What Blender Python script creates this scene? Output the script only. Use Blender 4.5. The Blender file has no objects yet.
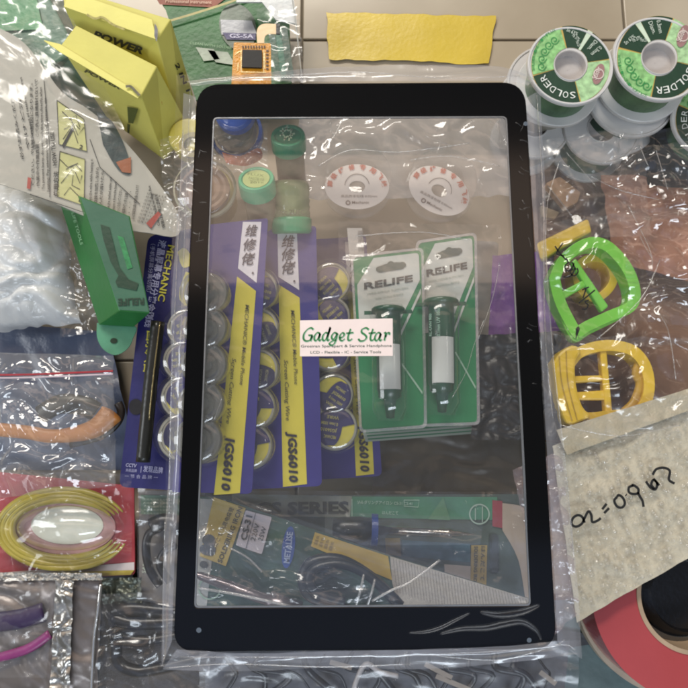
import bpy, bmesh, math, random
from mathutils import Vector, noise, Matrix
random.seed(7)
sc = bpy.context.scene
COL = sc.collection
# ------------------------------------------------------------------ camera
F = 655.0; CX = CY = 344.0; TILT = math.radians(9.8); D = 0.288
fwd = Vector((0, math.sin(TILT), -math.cos(TILT))); upv = Vector((0, math.cos(TILT), math.sin(TILT))); rgt = Vector((1, 0, 0))
CAM = -fwd * D
cd = bpy.data.cameras.new('camera'); cam = bpy.data.objects.new('camera', cd); COL.objects.link(cam)
cam.location = CAM; cam.rotation_euler = (TILT, 0, 0)
cd.sensor_width = 36; cd.lens = 36 * F / 688.0; cd.clip_start = 0.005; cd.clip_end = 50
sc.camera = cam
# ------------------------------------------------------------------ world, lamps, exposure
w = bpy.data.worlds.new('World'); sc.world = w; w.use_nodes = True
w.node_tree.nodes['Background'].inputs[0].default_value = (0.93, 0.96, 1.0, 1)
w.node_tree.nodes['Background'].inputs[1].default_value = 0.12
def lamp(name, loc, aim, sx, sy, power, col):
    l = bpy.data.lights.new(name, 'AREA'); l.shape = 'RECTANGLE'; l.size = sx; l.size_y = sy; l.energy = power; l.color = col
    o = bpy.data.objects.new(name, l); COL.objects.link(o); o.location = loc
    o.rotation_euler = (Vector(aim) - Vector(loc)).to_track_quat('-Z', 'Y').to_euler(); return o
lamp('ceiling_lamp', (-0.5, 1.55, 1.35), (0, 0.05, 0), 1.3, 0.35, 30, (1, 0.94, 0.85))
lamp('ceiling_lamp', (0.3, -1.45, 1.35), (0, -0.05, 0), 1.2, 0.35, 15, (0.80, 0.90, 1))
lamp('ceiling_lamp', (-1.5, 0.0, 1.2), (0, 0, 0), 0.4, 0.8, 8, (0.92, 0.96, 1))
lamp('added_warm_light', (0.1, 0.55, 1.30), (0.1, 0.55, 0), 2.6, 0.34, 2.9, (1, 0.72, 0.54))  # added emitter, placed so its reflection tints the upper pane peach
lamp('added_cool_light', (-0.05, -0.62, 1.30), (-0.05, -0.62, 0), 1.6, 0.75, 1.0, (0.42, 0.58, 1.0))  # added emitter, placed so its reflection turns the lower bezel navy
for p, e in (((0.75, 0.25, 1.4), 1.2), ((-0.8, -0.35, 1.4), 1.4), ((0.2, -0.8, 1.4), 1.0)):
    l = bpy.data.lights.new('spot_bulb', 'POINT'); l.energy = e; l.shadow_soft_size = 0.025; l.color = (1, 0.95, 0.88)
    o = bpy.data.objects.new('spot_bulb', l); COL.objects.link(o); o.location = p
sc.view_settings.view_transform = 'Standard'; sc.view_settings.look = 'None'; sc.view_settings.exposure = 0.24; sc.view_settings.gamma = 1
cy = sc.cycles; cy.use_denoising = True; cy.transparent_max_bounces = 40; cy.max_bounces = 8; cy.sample_clamp_indirect = 3; cy.sample_clamp_direct = 12
cy.caustics_reflective = False; cy.caustics_refractive = False; cy.blur_glossy = 0.5; cy.filter_width = 2.1
# ------------------------------------------------------------------ materials
def C(h, k=1.0):
    h = h.lstrip('#'); r = [int(h[i:i + 2], 16) / 255 for i in (0, 2, 4)]
    return tuple(min(0.85, ((c / 12.92) if c <= 0.04045 else ((c + 0.055) / 1.055) ** 2.4) * k) for c in r) + (1,)
MATS = {}
def mat(h, rough=0.5, var=0.12, ns=90, bump=0.15, metal=0, spec=0.5, bs=400, coat=0, key=''):
    k = (h, rough, var, ns, bump, metal, spec, bs, coat, key)
    if k in MATS: return MATS[k]
    m = bpy.data.materials.new('m_' + h); m.use_nodes = True; nt = m.node_tree; b = nt.nodes['Principled BSDF']
    c = C(h); tc = nt.nodes.new('ShaderNodeTexCoord')
    n = nt.nodes.new('ShaderNodeTexNoise'); n.inputs['Scale'].default_value = ns; n.inputs['Detail'].default_value = 4
    nt.links.new(tc.outputs['Object'], n.inputs['Vector'])
    r = nt.nodes.new('ShaderNodeValToRGB'); r.color_ramp.elements[0].position = 0.3; r.color_ramp.elements[1].position = 0.7
    r.color_ramp.elements[0].color = tuple(x * (1 - var) for x in c[:3]) + (1,); r.color_ramp.elements[1].color = tuple(min(0.88, x * (1 + var)) for x in c[:3]) + (1,)
    nt.links.new(n.outputs['Fac'], r.inputs[0]); nt.links.new(r.outputs[0], b.inputs['Base Color'])
    b.inputs['Roughness'].default_value = rough; b.inputs['Metallic'].default_value = metal; b.inputs['Specular IOR Level'].default_value = spec
    b.inputs['Coat Weight'].default_value = coat; b.inputs['Coat Roughness'].default_value = 0.08
    if bump:
        n2 = nt.nodes.new('ShaderNodeTexNoise'); n2.inputs['Scale'].default_value = bs; n2.inputs['Detail'].default_value = 3
        nt.links.new(tc.outputs['Object'], n2.inputs['Vector'])
        bp = nt.nodes.new('ShaderNodeBump'); bp.inputs['Strength'].default_value = bump; bp.inputs['Distance'].default_value = 0.001
        nt.links.new(n2.outputs['Fac'], bp.inputs['Height']); nt.links.new(bp.outputs[0], b.inputs['Normal'])
    MATS[k] = m; return m
def film(key, tint=(1, 1, 1), haze=0.05, hazecol=(0.8, 0.8, 0.8), rough=0.1, refl=0.05, edge=0.6, bump=0.5, bs=120):
    k = ('film', key)
    if key not in ('whitebag', 'spool', 'pk', 'pane', 'rim', 'ridge', 'bub'): haze *= .28; bump *= .35; bs *= .6; refl *= .7
    if k in MATS: return MATS[k]
    m = bpy.data.materials.new('film_' + key); m.use_nodes = True; nt = m.node_tree; nt.nodes.clear(); N = nt.nodes.new; L = nt.links.new
    out = N('ShaderNodeOutputMaterial'); tr = N('ShaderNodeBsdfTransparent'); tr.inputs[0].default_value = (*tint, 1)
    gl = N('ShaderNodeBsdfGlossy'); gl.inputs['Roughness'].default_value = rough; gl.inputs['Color'].default_value = (1, 1, 1, 1)
    df = N('ShaderNodeBsdfDiffuse'); df.inputs[0].default_value = (*hazecol, 1)
    lw = N('ShaderNodeLayerWeight'); lw.inputs[0].default_value = 0.5
    pw = N('ShaderNodeMath'); pw.operation = 'POWER'; pw.inputs[1].default_value = 3
    ma = N('ShaderNodeMath'); ma.operation = 'MULTIPLY_ADD'; ma.inputs[1].default_value = edge; ma.inputs[2].default_value = refl; ma.use_clamp = True
    L(lw.outputs['Facing'], pw.inputs[0]); L(pw.outputs[0], ma.inputs[0])
    if bump:
        tc = N('ShaderNodeTexCoord'); n = N('ShaderNodeTexNoise'); n.inputs['Scale'].default_value = bs; n.inputs['Detail'].default_value = 3; n.inputs['Distortion'].default_value = 1.2
        bp = N('ShaderNodeBump'); bp.inputs['Strength'].default_value = bump; bp.inputs['Distance'].default_value = 0.003
        L(tc.outputs['Object'], n.inputs['Vector']); L(n.outputs['Fac'], bp.inputs['Height'])
        L(bp.outputs[0], gl.inputs['Normal']); L(bp.outputs[0], lw.inputs['Normal'])
    m1 = N('ShaderNodeMixShader'); m1.inputs[0].default_value = haze; L(tr.outputs[0], m1.inputs[1]); L(df.outputs[0], m1.inputs[2])
    m2 = N('ShaderNodeMixShader'); L(ma.outputs[0], m2.inputs[0]); L(m1.outputs[0], m2.inputs[1]); L(gl.outputs[0], m2.inputs[2]); L(m2.outputs[0], out.inputs[0])
    MATS[k] = m; return m
# ------------------------------------------------------------------ surfaces: pixel of the photo -> point on a plane in the scene
class Plane:
    def __init__(s, p, n): s.p = Vector(p); s.n = Vector(n).normalized(); s.n = s.n if (CAM - s.p).dot(s.n) >= 0 else -s.n
    def off(s, d): return Plane(s.p + s.n * d, s.n)
def H(z): return Plane((0, 0, z), (0, 0, 1))
def ray(px, py): return (fwd + rgt * ((px - CX) / F) + upv * (-(py - CY) / F))
def W(px, py, pl, d=0.0):
    if not isinstance(pl, Plane): pl = H(pl)
    r = ray(px, py); t = (pl.p - CAM).dot(pl.n) / r.dot(pl.n); return CAM + r * t + pl.n * d
def P3(a, b, c):                                   # plane through three (px, py, z)
    A, B, Cc = W(*a), W(*b), W(*c); return Plane(A, (B - A).cross(Cc - A))
def MPP(z, px=344, py=344): return (CAM - W(px, py, z)).dot(-fwd) / F   # metres per photo pixel on level z
def quad(q):                                       # bilinear (u, v) -> pixel
    a, b, c, d = q
    return lambda u, v: tuple((a[i] * (1 - u) + b[i] * u) * (1 - v) + (d[i] * (1 - u) + c[i] * u) * v for i in (0, 1))
# ------------------------------------------------------------------ things and parts
def thing(name, label, cat, loc, group=None, kind=None):
    o = bpy.data.objects.new(name, None); COL.objects.link(o); o.location = loc if len(loc) == 3 and isinstance(loc, Vector) else W(*loc)
    o.empty_display_size = 0.01; o['label'] = label; o['category'] = cat
    if group: o['group'] = group
    if kind: o['kind'] = kind
    o['_o'] = list(o.location); return o
class MB:
    def __init__(s): s.v = []; s.f = []
    def add(s, vs, fs): n = len(s.v); s.v += [Vector(v) for v in vs]; s.f += [tuple(i + n for i in f) for f in fs]; return s
def part(name, mb, m, par, smooth=False, bevel=0, label=None, solid=0):
    root = par
    while root.parent: root = root.parent
    o0 = Vector(root['_o']) if '_o' in root else Vector((0, 0, 0))
    me = bpy.data.meshes.new(name); me.from_pydata([tuple(v - o0) for v in mb.v], [], mb.f); me.validate()
    bm = bmesh.new(); bm.from_mesh(me); bmesh.ops.recalc_face_normals(bm, faces=bm.faces); bm.to_mesh(me); bm.free()
    for ms in (m if isinstance(m, list) else [m]): me.materials.append(ms)
    if smooth:
        for p in me.polygons: p.use_smooth = True
    o = bpy.data.objects.new(name, me); COL.objects.link(o); o.parent = par
    if bevel:
        b = o.modifiers.new('b', 'BEVEL'); b.width = bevel; b.segments = 2; b.limit_method = 'ANGLE'; b.angle_limit = 0.7
    if label: o['label'] = label
    return o
def single(name, label, cat, mb, m, group=None, kind=None, **kw):   # a thing that is one mesh
    c = sum(mb.v, Vector()) / len(mb.v); c.z = min(v.z for v in mb.v)
    me = bpy.data.meshes.new(name); me.from_pydata([tuple(v - c) for v in mb.v], [], mb.f); me.validate()
    bm = bmesh.new(); bm.from_mesh(me); bmesh.ops.recalc_face_normals(bm, faces=bm.faces); bm.to_mesh(me); bm.free(); me.materials.append(m)
    if kw.get('smooth'):
        for p in me.polygons: p.use_smooth = True
    o = bpy.data.objects.new(name, me); COL.objects.link(o); o.location = c
    if kw.get('bevel'):
        b = o.modifiers.new('b', 'BEVEL'); b.width = kw['bevel']; b.segments = 2; b.limit_method = 'ANGLE'
    if kind: o['kind'] = kind
    if kind != 'structure': o['label'] = label; o['category'] = cat
    if group: o['group'] = group
    return o
# ------------------------------------------------------------------ shapes (all in photo pixels on a plane)
def ccw(p): return p
def rpoly(pts, r, n=5):                            # rounded corners
    if not isinstance(r, (list, tuple)): r = [r] * len(pts)
    out = []
    for i, p in enumerate(pts):
        a = Vector(pts[i - 1]); b = Vector(p); c = Vector(pts[(i + 1) % len(pts)]); rr = r[i]
        if rr <= 0: out.append(tuple(b)); continue
        s = b + (a - b).normalized() * rr; e = b + (c - b).normalized() * rr
        for k in range(n + 1):
            t = k / n; q = s * (1 - t) ** 2 + b * 2 * t * (1 - t) + e * t * t; out.append(tuple(q))
    return out
def prism(pts, pl, t, mb=None, d=0.0):             # slab: top on the plane (+d), thickness t below
    mb = mb or MB(); n = len(pts); top = [W(x, y, pl, d) for x, y in pts]; nn = (pl if isinstance(pl, Plane) else H(pl)).n
    bot = [v - nn * t for v in top]
    return mb.add(top + bot, [tuple(range(n)), tuple(range(2 * n - 1, n - 1, -1))] + [(i, (i + 1) % n, (i + 1) % n + n, i + n) for i in range(n)])
def flat(pts, pl, d=0.0002, mb=None):
    return (mb or MB()).add([W(x, y, pl, d) for x, y in pts], [tuple(range(len(pts)))])
def ringslab(outer, inner, pl, t, d=0.0, mb=None):
    mb = mb or MB(); n = len(outer); nn = (pl if isinstance(pl, Plane) else H(pl)).n
    a = [W(x, y, pl, d) for x, y in outer]; b = [W(x, y, pl, d) for x, y in inner]
    vs = a + b + [v - nn * t for v in a] + [v - nn * t for v in b]; fs = []
    for i in range(n):
        j = (i + 1) % n; fs += [(i, j, n + j, n + i), (2 * n + i, 3 * n + i, 3 * n + j, 2 * n + j), (i, 2 * n + i, 2 * n + j, j), (n + i, n + j, 3 * n + j, 3 * n + i)]
    return mb.add(vs, fs)
def hexa(T, B, zt, zb, mb=None):                   # box from a top and a bottom quad of pixels; zt, zb numbers or lists
    mb = mb or MB(); zt = zt if isinstance(zt, list) else [zt] * 4; zb = zb if isinstance(zb, list) else [zb] * 4
    v = [W(p[0], p[1], z) for p, z in zip(T, zt)] + [W(p[0], p[1], z) for p, z in zip(B, zb)]
    return mb.add(v, [(0, 1, 2, 3), (7, 6, 5, 4), (0, 4, 5, 1), (1, 5, 6, 2), (2, 6, 7, 3), (3, 7, 4, 0)])
def circ(cx, cy, rx, ry=None, rot=0, n=40, a0=0, a1=360):
    ry = ry or rx; out = []; c, s = math.cos(math.radians(rot)), math.sin(math.radians(rot)); k = n if a1 - a0 >= 360 else n - 1
    for i in range(n):
        a = math.radians(a0 + (a1 - a0) * i / k); x, y = rx * math.cos(a), ry * math.sin(a); out.append((cx + x * c - y * s, cy + x * s + y * c))
    return out
def sector(cx, cy, r0, r1, a0, a1, pl, d, mb=None, n=14):          # angles in degrees, image sense (y down)
    mb = mb or MB(); o = circ(cx, cy, r1, n=n, a0=a0, a1=a1); i = circ(cx, cy, r0, n=n, a0=a0, a1=a1)
    if a1 - a0 >= 360: return mb.add([W(x, y, pl, d) for x, y in o + i], [(k, (k + 1) % n, (k + 1) % n + n, k + n) for k in range(n)])
    return mb.add([W(x, y, pl, d) for x, y in o + i], [(k, k + 1, k + 1 + n, k + n) for k in range(n - 1)])
def lathe(base, axis, prof, n=40, mb=None):        # base point, axis, profile [(r, h)] in metres
    mb = mb or MB(); ax = Vector(axis).normalized(); e1 = ax.orthogonal().normalized(); e2 = ax.cross(e1); vs = []; fs = []
    for r, h in prof:
        for k in range(n):
            a = 2 * math.pi * k / n; vs.append(base + ax * h + (e1 * math.cos(a) + e2 * math.sin(a)) * max(r, 1e-5))
    for j in range(len(prof) - 1):
        for k in range(n): fs.append((j * n + k, j * n + (k + 1) % n, (j + 1) * n + (k + 1) % n, (j + 1) * n + k))
    return mb.add(vs, fs)
def tube(pts, r, n=8, mb=None, flatz=1.0):         # pts are world vectors; r number or list
    mb = mb or MB(); m = len(pts); rr = r if isinstance(r, list) else [r] * m; vs = []; fs = []; prev = None
    for i, p in enumerate(pts):
        t = (pts[min(i + 1, m - 1)] - pts[max(i - 1, 0)]).normalized(); s = t.cross(Vector((0, 0, 1)))
        if s.length < 1e-4: s = prev or Vector((1, 0, 0))
        s.normalize(); prev = s; u = s.cross(t).normalized()
        for k in range(n): a = 2 * math.pi * k / n; vs.append(p + (s * math.cos(a) + u * math.sin(a) * flatz) * rr[i])
    for i in range(m - 1):
        for k in range(n): fs.append((i * n + k, i * n + (k + 1) % n, (i + 1) * n + (k + 1) % n, (i + 1) * n + k))
    fs += [tuple(range(n)), tuple(range(m * n - 1, (m - 1) * n - 1, -1))]
    return mb.add(vs, fs)
def smoothpath(pts, n=6):                          # Catmull-Rom over tuples
    out = []; P = [pts[0]] + list(pts) + [pts[-1]]
    for i in range(1, len(P) - 2):
        for k in range(n):
            t = k / n; out.append(tuple(0.5 * (2 * P[i][j] + (P[i + 1][j] - P[i - 1][j]) * t + (2 * P[i - 1][j] - 5 * P[i][j] + 4 * P[i + 1][j] - P[i + 2][j]) * t * t + (3 * P[i][j] - P[i - 1][j] - 3 * P[i + 1][j] + P[i + 2][j]) * t ** 3) for j in range(len(pts[0]))))
    out.append(tuple(pts[-1])); return out
def ptube(pts, r, n=8, sm=6, mb=None, flatz=1.0):  # pts (px, py, z)
    q = smoothpath(pts, sm); return tube([W(a, b, c) for a, b, c in q], r, n, mb, flatz)
def stroke(pts, wpx, pl, d=0.0003, mb=None, sm=5, nib=None):       # flat pen stroke; nib = angle for a calligraphic pen
    mb = mb or MB(); q = smoothpath(pts, sm) if sm else pts; m = len(q); vs = []
    for i, p in enumerate(q):
        a, b = q[max(i - 1, 0)], q[min(i + 1, m - 1)]; dx, dy = b[0] - a[0], b[1] - a[1]; l = math.hypot(dx, dy) or 1
        if nib is None: nx, ny = -dy / l * wpx / 2, dx / l * wpx / 2
        else:
            nx, ny = -dy / l, dx / l; c = abs(nx * math.cos(nib) + ny * math.sin(nib)); ww = wpx * (0.3 + 0.7 * c) / 2; nx *= ww; ny *= ww
        vs += [W(p[0] + nx, p[1] + ny, pl, d), W(p[0] - nx, p[1] - ny, pl, d)]
    return mb.add(vs, [(2 * i, 2 * i + 1, 2 * i + 3, 2 * i + 2) for i in range(m - 1)])
_tc = {}
def glyphs(s, bold, shear, sp=1.0):
    k = (s, bold, shear, sp)
    if k not in _tc:
        cu = bpy.data.curves.new('t', 'FONT'); cu.body = s; cu.size = 1; cu.offset = bold; cu.shear = shear; cu.resolution_u = 2; cu.space_character = sp
        ob = bpy.data.objects.new('t', cu); COL.objects.link(ob); dg = bpy.context.evaluated_depsgraph_get(); dg.update()
        me = bpy.data.meshes.new_from_object(ob.evaluated_get(dg)); v = [tuple(x.co) for x in me.vertices]; f = [tuple(p.vertices) for p in me.polygons]
        bpy.data.objects.remove(ob); bpy.data.meshes.remove(me); bpy.data.curves.remove(cu); _tc[k] = (v, f)
    return _tc[k]
def text(s, p0, p1, h, pl, d=0.0003, bold=0.0, shear=0.0, mb=None, cap=0.73, sp=1.0):
    mb = mb or MB(); v, f = glyphs(s, bold, shear, sp)
    if not v: return mb
    x0 = min(a[0] for a in v); x1 = max(a[0] for a in v); dx, dy = p1[0] - p0[0], p1[1] - p0[1]; l = math.hypot(dx, dy); ux, uy = dy / l, -dx / l
    return mb.add([W(p0[0] + dx * (a[0] - x0) / (x1 - x0) + ux * a[1] / cap * h, p0[1] + dy * (a[0] - x0) / (x1 - x0) + uy * a[1] / cap * h, pl, d) for a in v], f)
def arctext(s, cx, cy, r, a0, a1, h, pl, d=0.0004, bold=0.01, inward=False, mb=None):   # letters along an arc, tops away from (or towards) the centre
    mb = mb or MB(); n = len(s)
    for i, ch in enumerate(s):
        if ch == ' ': continue
        a = math.radians(a0 + (a1 - a0) * (i + 0.5) / n); x, y = cx + r * math.cos(a), cy + r * math.sin(a)
        tx, ty = (-math.sin(a), math.cos(a)); wd = h * 0.8 / 2
        if inward: tx, ty = -tx, -ty
        text(ch, (x - tx * wd, y - ty * wd), (x + tx * wd, y + ty * wd), h, pl, d, bold, 0, mb)
    return mb
def fbm(x, y, sd, ridged=True):
    v = 0; a = 1.0
    for o in range(4):
        if ridged and o < 2:
            ww = noise.noise(Vector((x * .8, y * .8, sd + 50))) * 1.2; q = noise.voronoi(Vector((x * 1.3 ** o * (1.7 if o else .8) + ww, y * 1.3 ** o * (.8 if o else 1.6) + ww, sd * 3.7 + o)))[0]; v += a * (1.1 - 1.6 * q[0]) ; a *= .5; continue
        q = noise.noise(Vector((x * 2 ** o, y * 2 ** o, sd * 3.7 + o)))
        v += a * ((1 - abs(q) * 2) if ridged else q) * (.16 if ridged else 1); a *= 0.5
    return v
def sheet(q, pl, nx, ny, amp, fr, seed, mb=None, edge=0.0, bulge=0.0, ridged=True, d=0.0, jag=0.0):   # wrinkled sheet on a quad of pixels
    mb = mb or MB(); Q = quad(q); vs = []
    for j in range(ny + 1):
        for i in range(nx + 1):
            u, v = i / nx, j / ny; x, y = Q(u, v)
            if jag and (i in (0, nx) or j in (0, ny)): x += jag * noise.noise(Vector((x * .07, y * .07, seed))); y += jag * noise.noise(Vector((y * .07, x * .07, seed + 9)))
            b = 16 * u * (1 - u) * v * (1 - v)
            vs.append(W(x, y, pl, d + amp * fbm(x * fr, y * fr, seed, ridged) + bulge * b ** 0.5))
    return mb.add(vs, [(j * (nx + 1) + i, j * (nx + 1) + i + 1, (j + 1) * (nx + 1) + i + 1, (j + 1) * (nx + 1) + i) for j in range(ny) for i in range(nx)])
# shared materials
BLACK = mat('0a0a0b', 0.35, bump=0.05); INK = mat('151515', 0.6); WHITE = mat('e2e0da', 0.45, 0.05); CLEAR = film('clear')
BAG = film('bag', haze=0.12, refl=0.07, rough=0.17, bump=0.35, bs=50); BLIST = film('blister', haze=0.05, refl=0.09, rough=0.08, edge=0.8, bump=0.25, bs=60)
SLEEVE = film('sleeve', haze=0.55, hazecol=(.72, .72, .78), refl=0.10, rough=0.16, edge=0.9, bump=0.5, bs=60)
ZT = -0.075
# ================================================================== the counter everything lies on
tile = bpy.data.materials.new('tile'); tile.use_nodes = True; nt = tile.node_tree; b = nt.nodes['Principled BSDF']
tc = nt.nodes.new('ShaderNodeTexCoord'); n = nt.nodes.new('ShaderNodeTexNoise'); n.inputs['Scale'].default_value = 14; n.inputs['Detail'].default_value = 8
r = nt.nodes.new('ShaderNodeValToRGB'); r.color_ramp.elements[0].position = .3; r.color_ramp.elements[1].position = .7
r.color_ramp.elements[0].color = C('a79a85'); r.color_ramp.elements[1].color = C('bdb19c')
nt.links.new(tc.outputs['Object'], n.inputs[0]); nt.links.new(n.outputs['Fac'], r.inputs[0]); nt.links.new(r.outputs[0], b.inputs['Base Color']); b.inputs['Roughness'].default_value = .3
grout = mat('6f6555', .9)
mb = MB(); G = .0007; base = W(344, 344, ZT).z
x1 = W(302, 20, ZT).x; x2 = W(624, 20, ZT).x; yt = W(400, 40, ZT).y; dxx = x2 - x1
for i in range(-4, 5):
    for j in range(-5, 4):
        xa, xb = x1 + i * dxx + G, x1 + (i + 1) * dxx - G; ya, yb = yt + j * dxx + G, yt + (j + 1) * dxx - G
        vs = [Vector((x, y, ZT)) for x, y in ((xa, ya), (xb, ya), (xb, yb), (xa, yb))]
        mb.add(vs + [v - Vector((0, 0, .004)) for v in vs], [(0, 1, 2, 3), (0, 4, 5, 1), (1, 5, 6, 2), (2, 6, 7, 3), (3, 7, 4, 0)])
single('counter_top', '', '', mb, tile, kind='structure', bevel=.0006)
mb = MB(); mb.add([Vector((x, y, ZT - .0012)) for x, y in ((-1.2, -1.2), (1.2, -1.2), (1.2, 1.2), (-1.2, 1.2))], [(0, 1, 2, 3)])
single('counter_base', '', '', mb, grout, kind='structure')

# ================================================================== the touch panel
RS = 24
t = thing('touch_panel', 'black framed tablet touch glass with orange flex tail lying on top of everything', 'touch panel', (365, 366, 0))
OUT = [(197, 84), (525, 82), (557, 649), (173, 652)]; INN = [(213, 117), (507, 116), (531, 606), (194, 608)]
o_ = rpoly(OUT, RS, 8); i_ = rpoly(INN, 5, 8)
bez = mat('050506', .13, .05, bump=0, spec=.42)
part('bezel', ringslab(o_, i_, 0, .0012), bez, t, bevel=.0003)
pane = film('pane', tint=(.99, .99, .99), haze=.012, hazecol=(.85, .80, .76), rough=.03, refl=.075, edge=.6, bump=0)
part('glass_pane', flat(i_, 0, -.0005), pane, t)
rim = mat('8d8f92', .3, metal=.6)
i2 = rpoly([(214.2, 118.2), (505.8, 117.2), (529.6, 604.4), (195.6, 606.4)], 4, 8)
part('window_edge', ringslab(i_, i2, 0, .0008, -.0002), rim, t)
for x, y, rr in ((199, 630, 2.6), (525.5, 124, 2.2), (529, 640, 2.4)): part('sensor_dot', MB().add([W(a, b_, 0, .0003) for a, b_ in circ(x, y, rr, n=20)], [tuple(range(20))]), mat('5b6570', .3), t)
# flex tail
fl = mat('cc8a1e', .35, .18, 300, .3, bs=900)
fx = part('flex_cable', prism(rpoly([(233.5, 41), (270.5, 42), (271, 84), (231, 84)], 1.5), 0, .0004, d=-.001), fl, t)
part('flex_neck', prism(smoothpath([(257, 42), (256.5, 31), (259, 25), (265, 22.5), (276, 23)], 5) + smoothpath([(276, 33), (268, 33), (264.5, 36), (264, 42)], 5), 0, .0003, d=-.0008), mat('e6c79a', .4, .06), fx)
part('connector_tip', prism([(276, 22.5), (280, 22.8), (280, 33.5), (276, 33.2)], 0, .0006, d=-.0005), mat('15171c', .3), fx)
part('controller_chip', prism([(242.5, 50), (262, 50.5), (262, 68), (242, 67.5)], 0, .001, d=.0004), mat('0d0b09', .6, bump=.1), fx)
mb = MB()
for k in range(9): flat([(242 + k * 2.7, 44.6), (243.6 + k * 2.7, 44.7), (243.6 + k * 2.7, 47.4), (242 + k * 2.7, 47.2)], 0, -.0007, mb)
for k in range(6): flat([(266 - .2 * (k % 2), 49 + k * 3.6), (268.4, 49 + k * 3.6), (268.4, 51 + k * 3.6), (266, 51 + k * 3.6)], 0, -.0007, mb)
part('components', mb, mat('4a2f16', .5), fx)
mb = MB()
for q in ([(234.5, 54), (239, 50.5), (241, 50.5)], [(238, 62), (237.5, 70)], [(264.5, 52), (264.5, 68)], [(233.5, 76), (270.5, 76.5)], [(240.5, 71), (266, 71.5)], [(241, 49), (241, 71)], [(263.6, 49), (263.6, 71)]): stroke(q, .7, 0, -.0007, mb, sm=0)
part('solder_traces', mb, mat('f0d39a', .25, metal=.4), fx)
# shop label
lab = part('shop_label', prism(rpoly([(300, 320.5), (392.6, 318.5), (392.8, 356), (300, 356.4)], .6), 0, .0002, d=.0003), mat('efdcd6', .5, .03), t)
g = mat('2c7a45', .5); gh = mat('9fc0a5', .5)
def script_gs(mb, dx, dy, wpx, d):                 # broad-nib italic letters, drawn as pen strokes
    def s(pts, w_=1.0): stroke([(a + dx, b_ + dy) for a, b_ in pts], wpx * w_, 0, d, mb, nib=math.radians(-40), sm=7)
    X = 302.5
    s([(X + 10.6, 329.6), (X + 8.6, 328), (X + 5, 329.4), (X + 1.4, 334), (X + 1, 339), (X + 3.6, 341), (X + 7.4, 340), (X + 9.4, 335.6)]); s([(X + 5.8, 335.4), (X + 10.2, 335.2)]); s([(X + 9.6, 335.5), (X + 8, 341.2)])
    def aa(x):
        s([(x + 6.2, 333.4), (x + 3.6, 332.8), (x + 1, 336), (x + .8, 339.6), (x + 2.6, 340.6), (x + 4.8, 338), (x + 6.4, 333.4)]); s([(x + 6.4, 333.2), (x + 5.2, 338.4), (x + 6, 340.6), (x + 7.8, 339.4)])
    aa(X + 11)
    s([(X + 25.4, 333.4), (X + 22.8, 332.8), (X + 20.2, 336), (X + 20, 339.6), (X + 21.8, 340.6), (X + 24, 338), (X + 27.6, 327.2)]); s([(X + 27.6, 327.2), (X + 25, 336), (X + 25, 340.4), (X + 27, 339.4)])
    s([(X + 34.2, 333.6), (X + 31.6, 332.8), (X + 29.2, 335.8), (X + 29.4, 338.8), (X + 31.6, 338.8), (X + 34.8, 333.4)]); s([(X + 34.8, 333.2), (X + 33.6, 339), (X + 31.4, 344), (X + 28.4, 345.2), (X + 26.8, 343.4), (X + 30, 341), (X + 33.4, 340)])
    s([(X + 36.6, 338), (X + 40, 337), (X + 41.6, 334.4), (X + 39.8, 332.9), (X + 37.4, 335.6), (X + 37.2, 339.4), (X + 39.6, 340.7), (X + 42.2, 338.8)])
    s([(X + 48, 329), (X + 45.6, 336), (X + 45.6, 340), (X + 47.8, 340.2), (X + 49.6, 338.6)]); s([(X + 43.6, 333.4), (X + 50.8, 332.6)])
    s([(X + 66, 329.6), (X + 63.4, 328), (X + 59.6, 329.4), (X + 59, 332.4), (X + 62, 334.6), (X + 63.8, 337.4), (X + 61.6, 340.4), (X + 57.6, 341), (X + 55.8, 339)])
    s([(X + 70.4, 329), (X + 68, 336), (X + 68, 340), (X + 70.2, 340.2), (X + 71.8, 338.6)]); s([(X + 66, 333.4), (X + 73, 332.6)])
    aa(X + 71.6)
    s([(X + 81.2, 333.4), (X + 83, 333), (X + 81.6, 340.6)]); s([(X + 82.4, 337), (X + 84.6, 333.2), (X + 86.6, 333), (X + 86.4, 334.8)])
mb = MB(); script_gs(mb, .6, .6, 2.3, .00035); part('lettering_shadow', mb, gh, lab)
mb = MB(); script_gs(mb, 0, 0, 1.9, .00045); part('lettering', mb, g, lab)
mb = MB(); text('Grosiran Sparepart & Service Handphone', (300.9, 347.6), (391.6, 347), 2.7, 0, .0004, .008, 0, mb); text('LCD - Flexible - IC - Service Tools', (310.5, 353.8), (381, 353.3), 2.8, 0, .0004, .008, 0, mb)
part('lettering', mb, mat('4a5a50', .6), lab)

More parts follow.
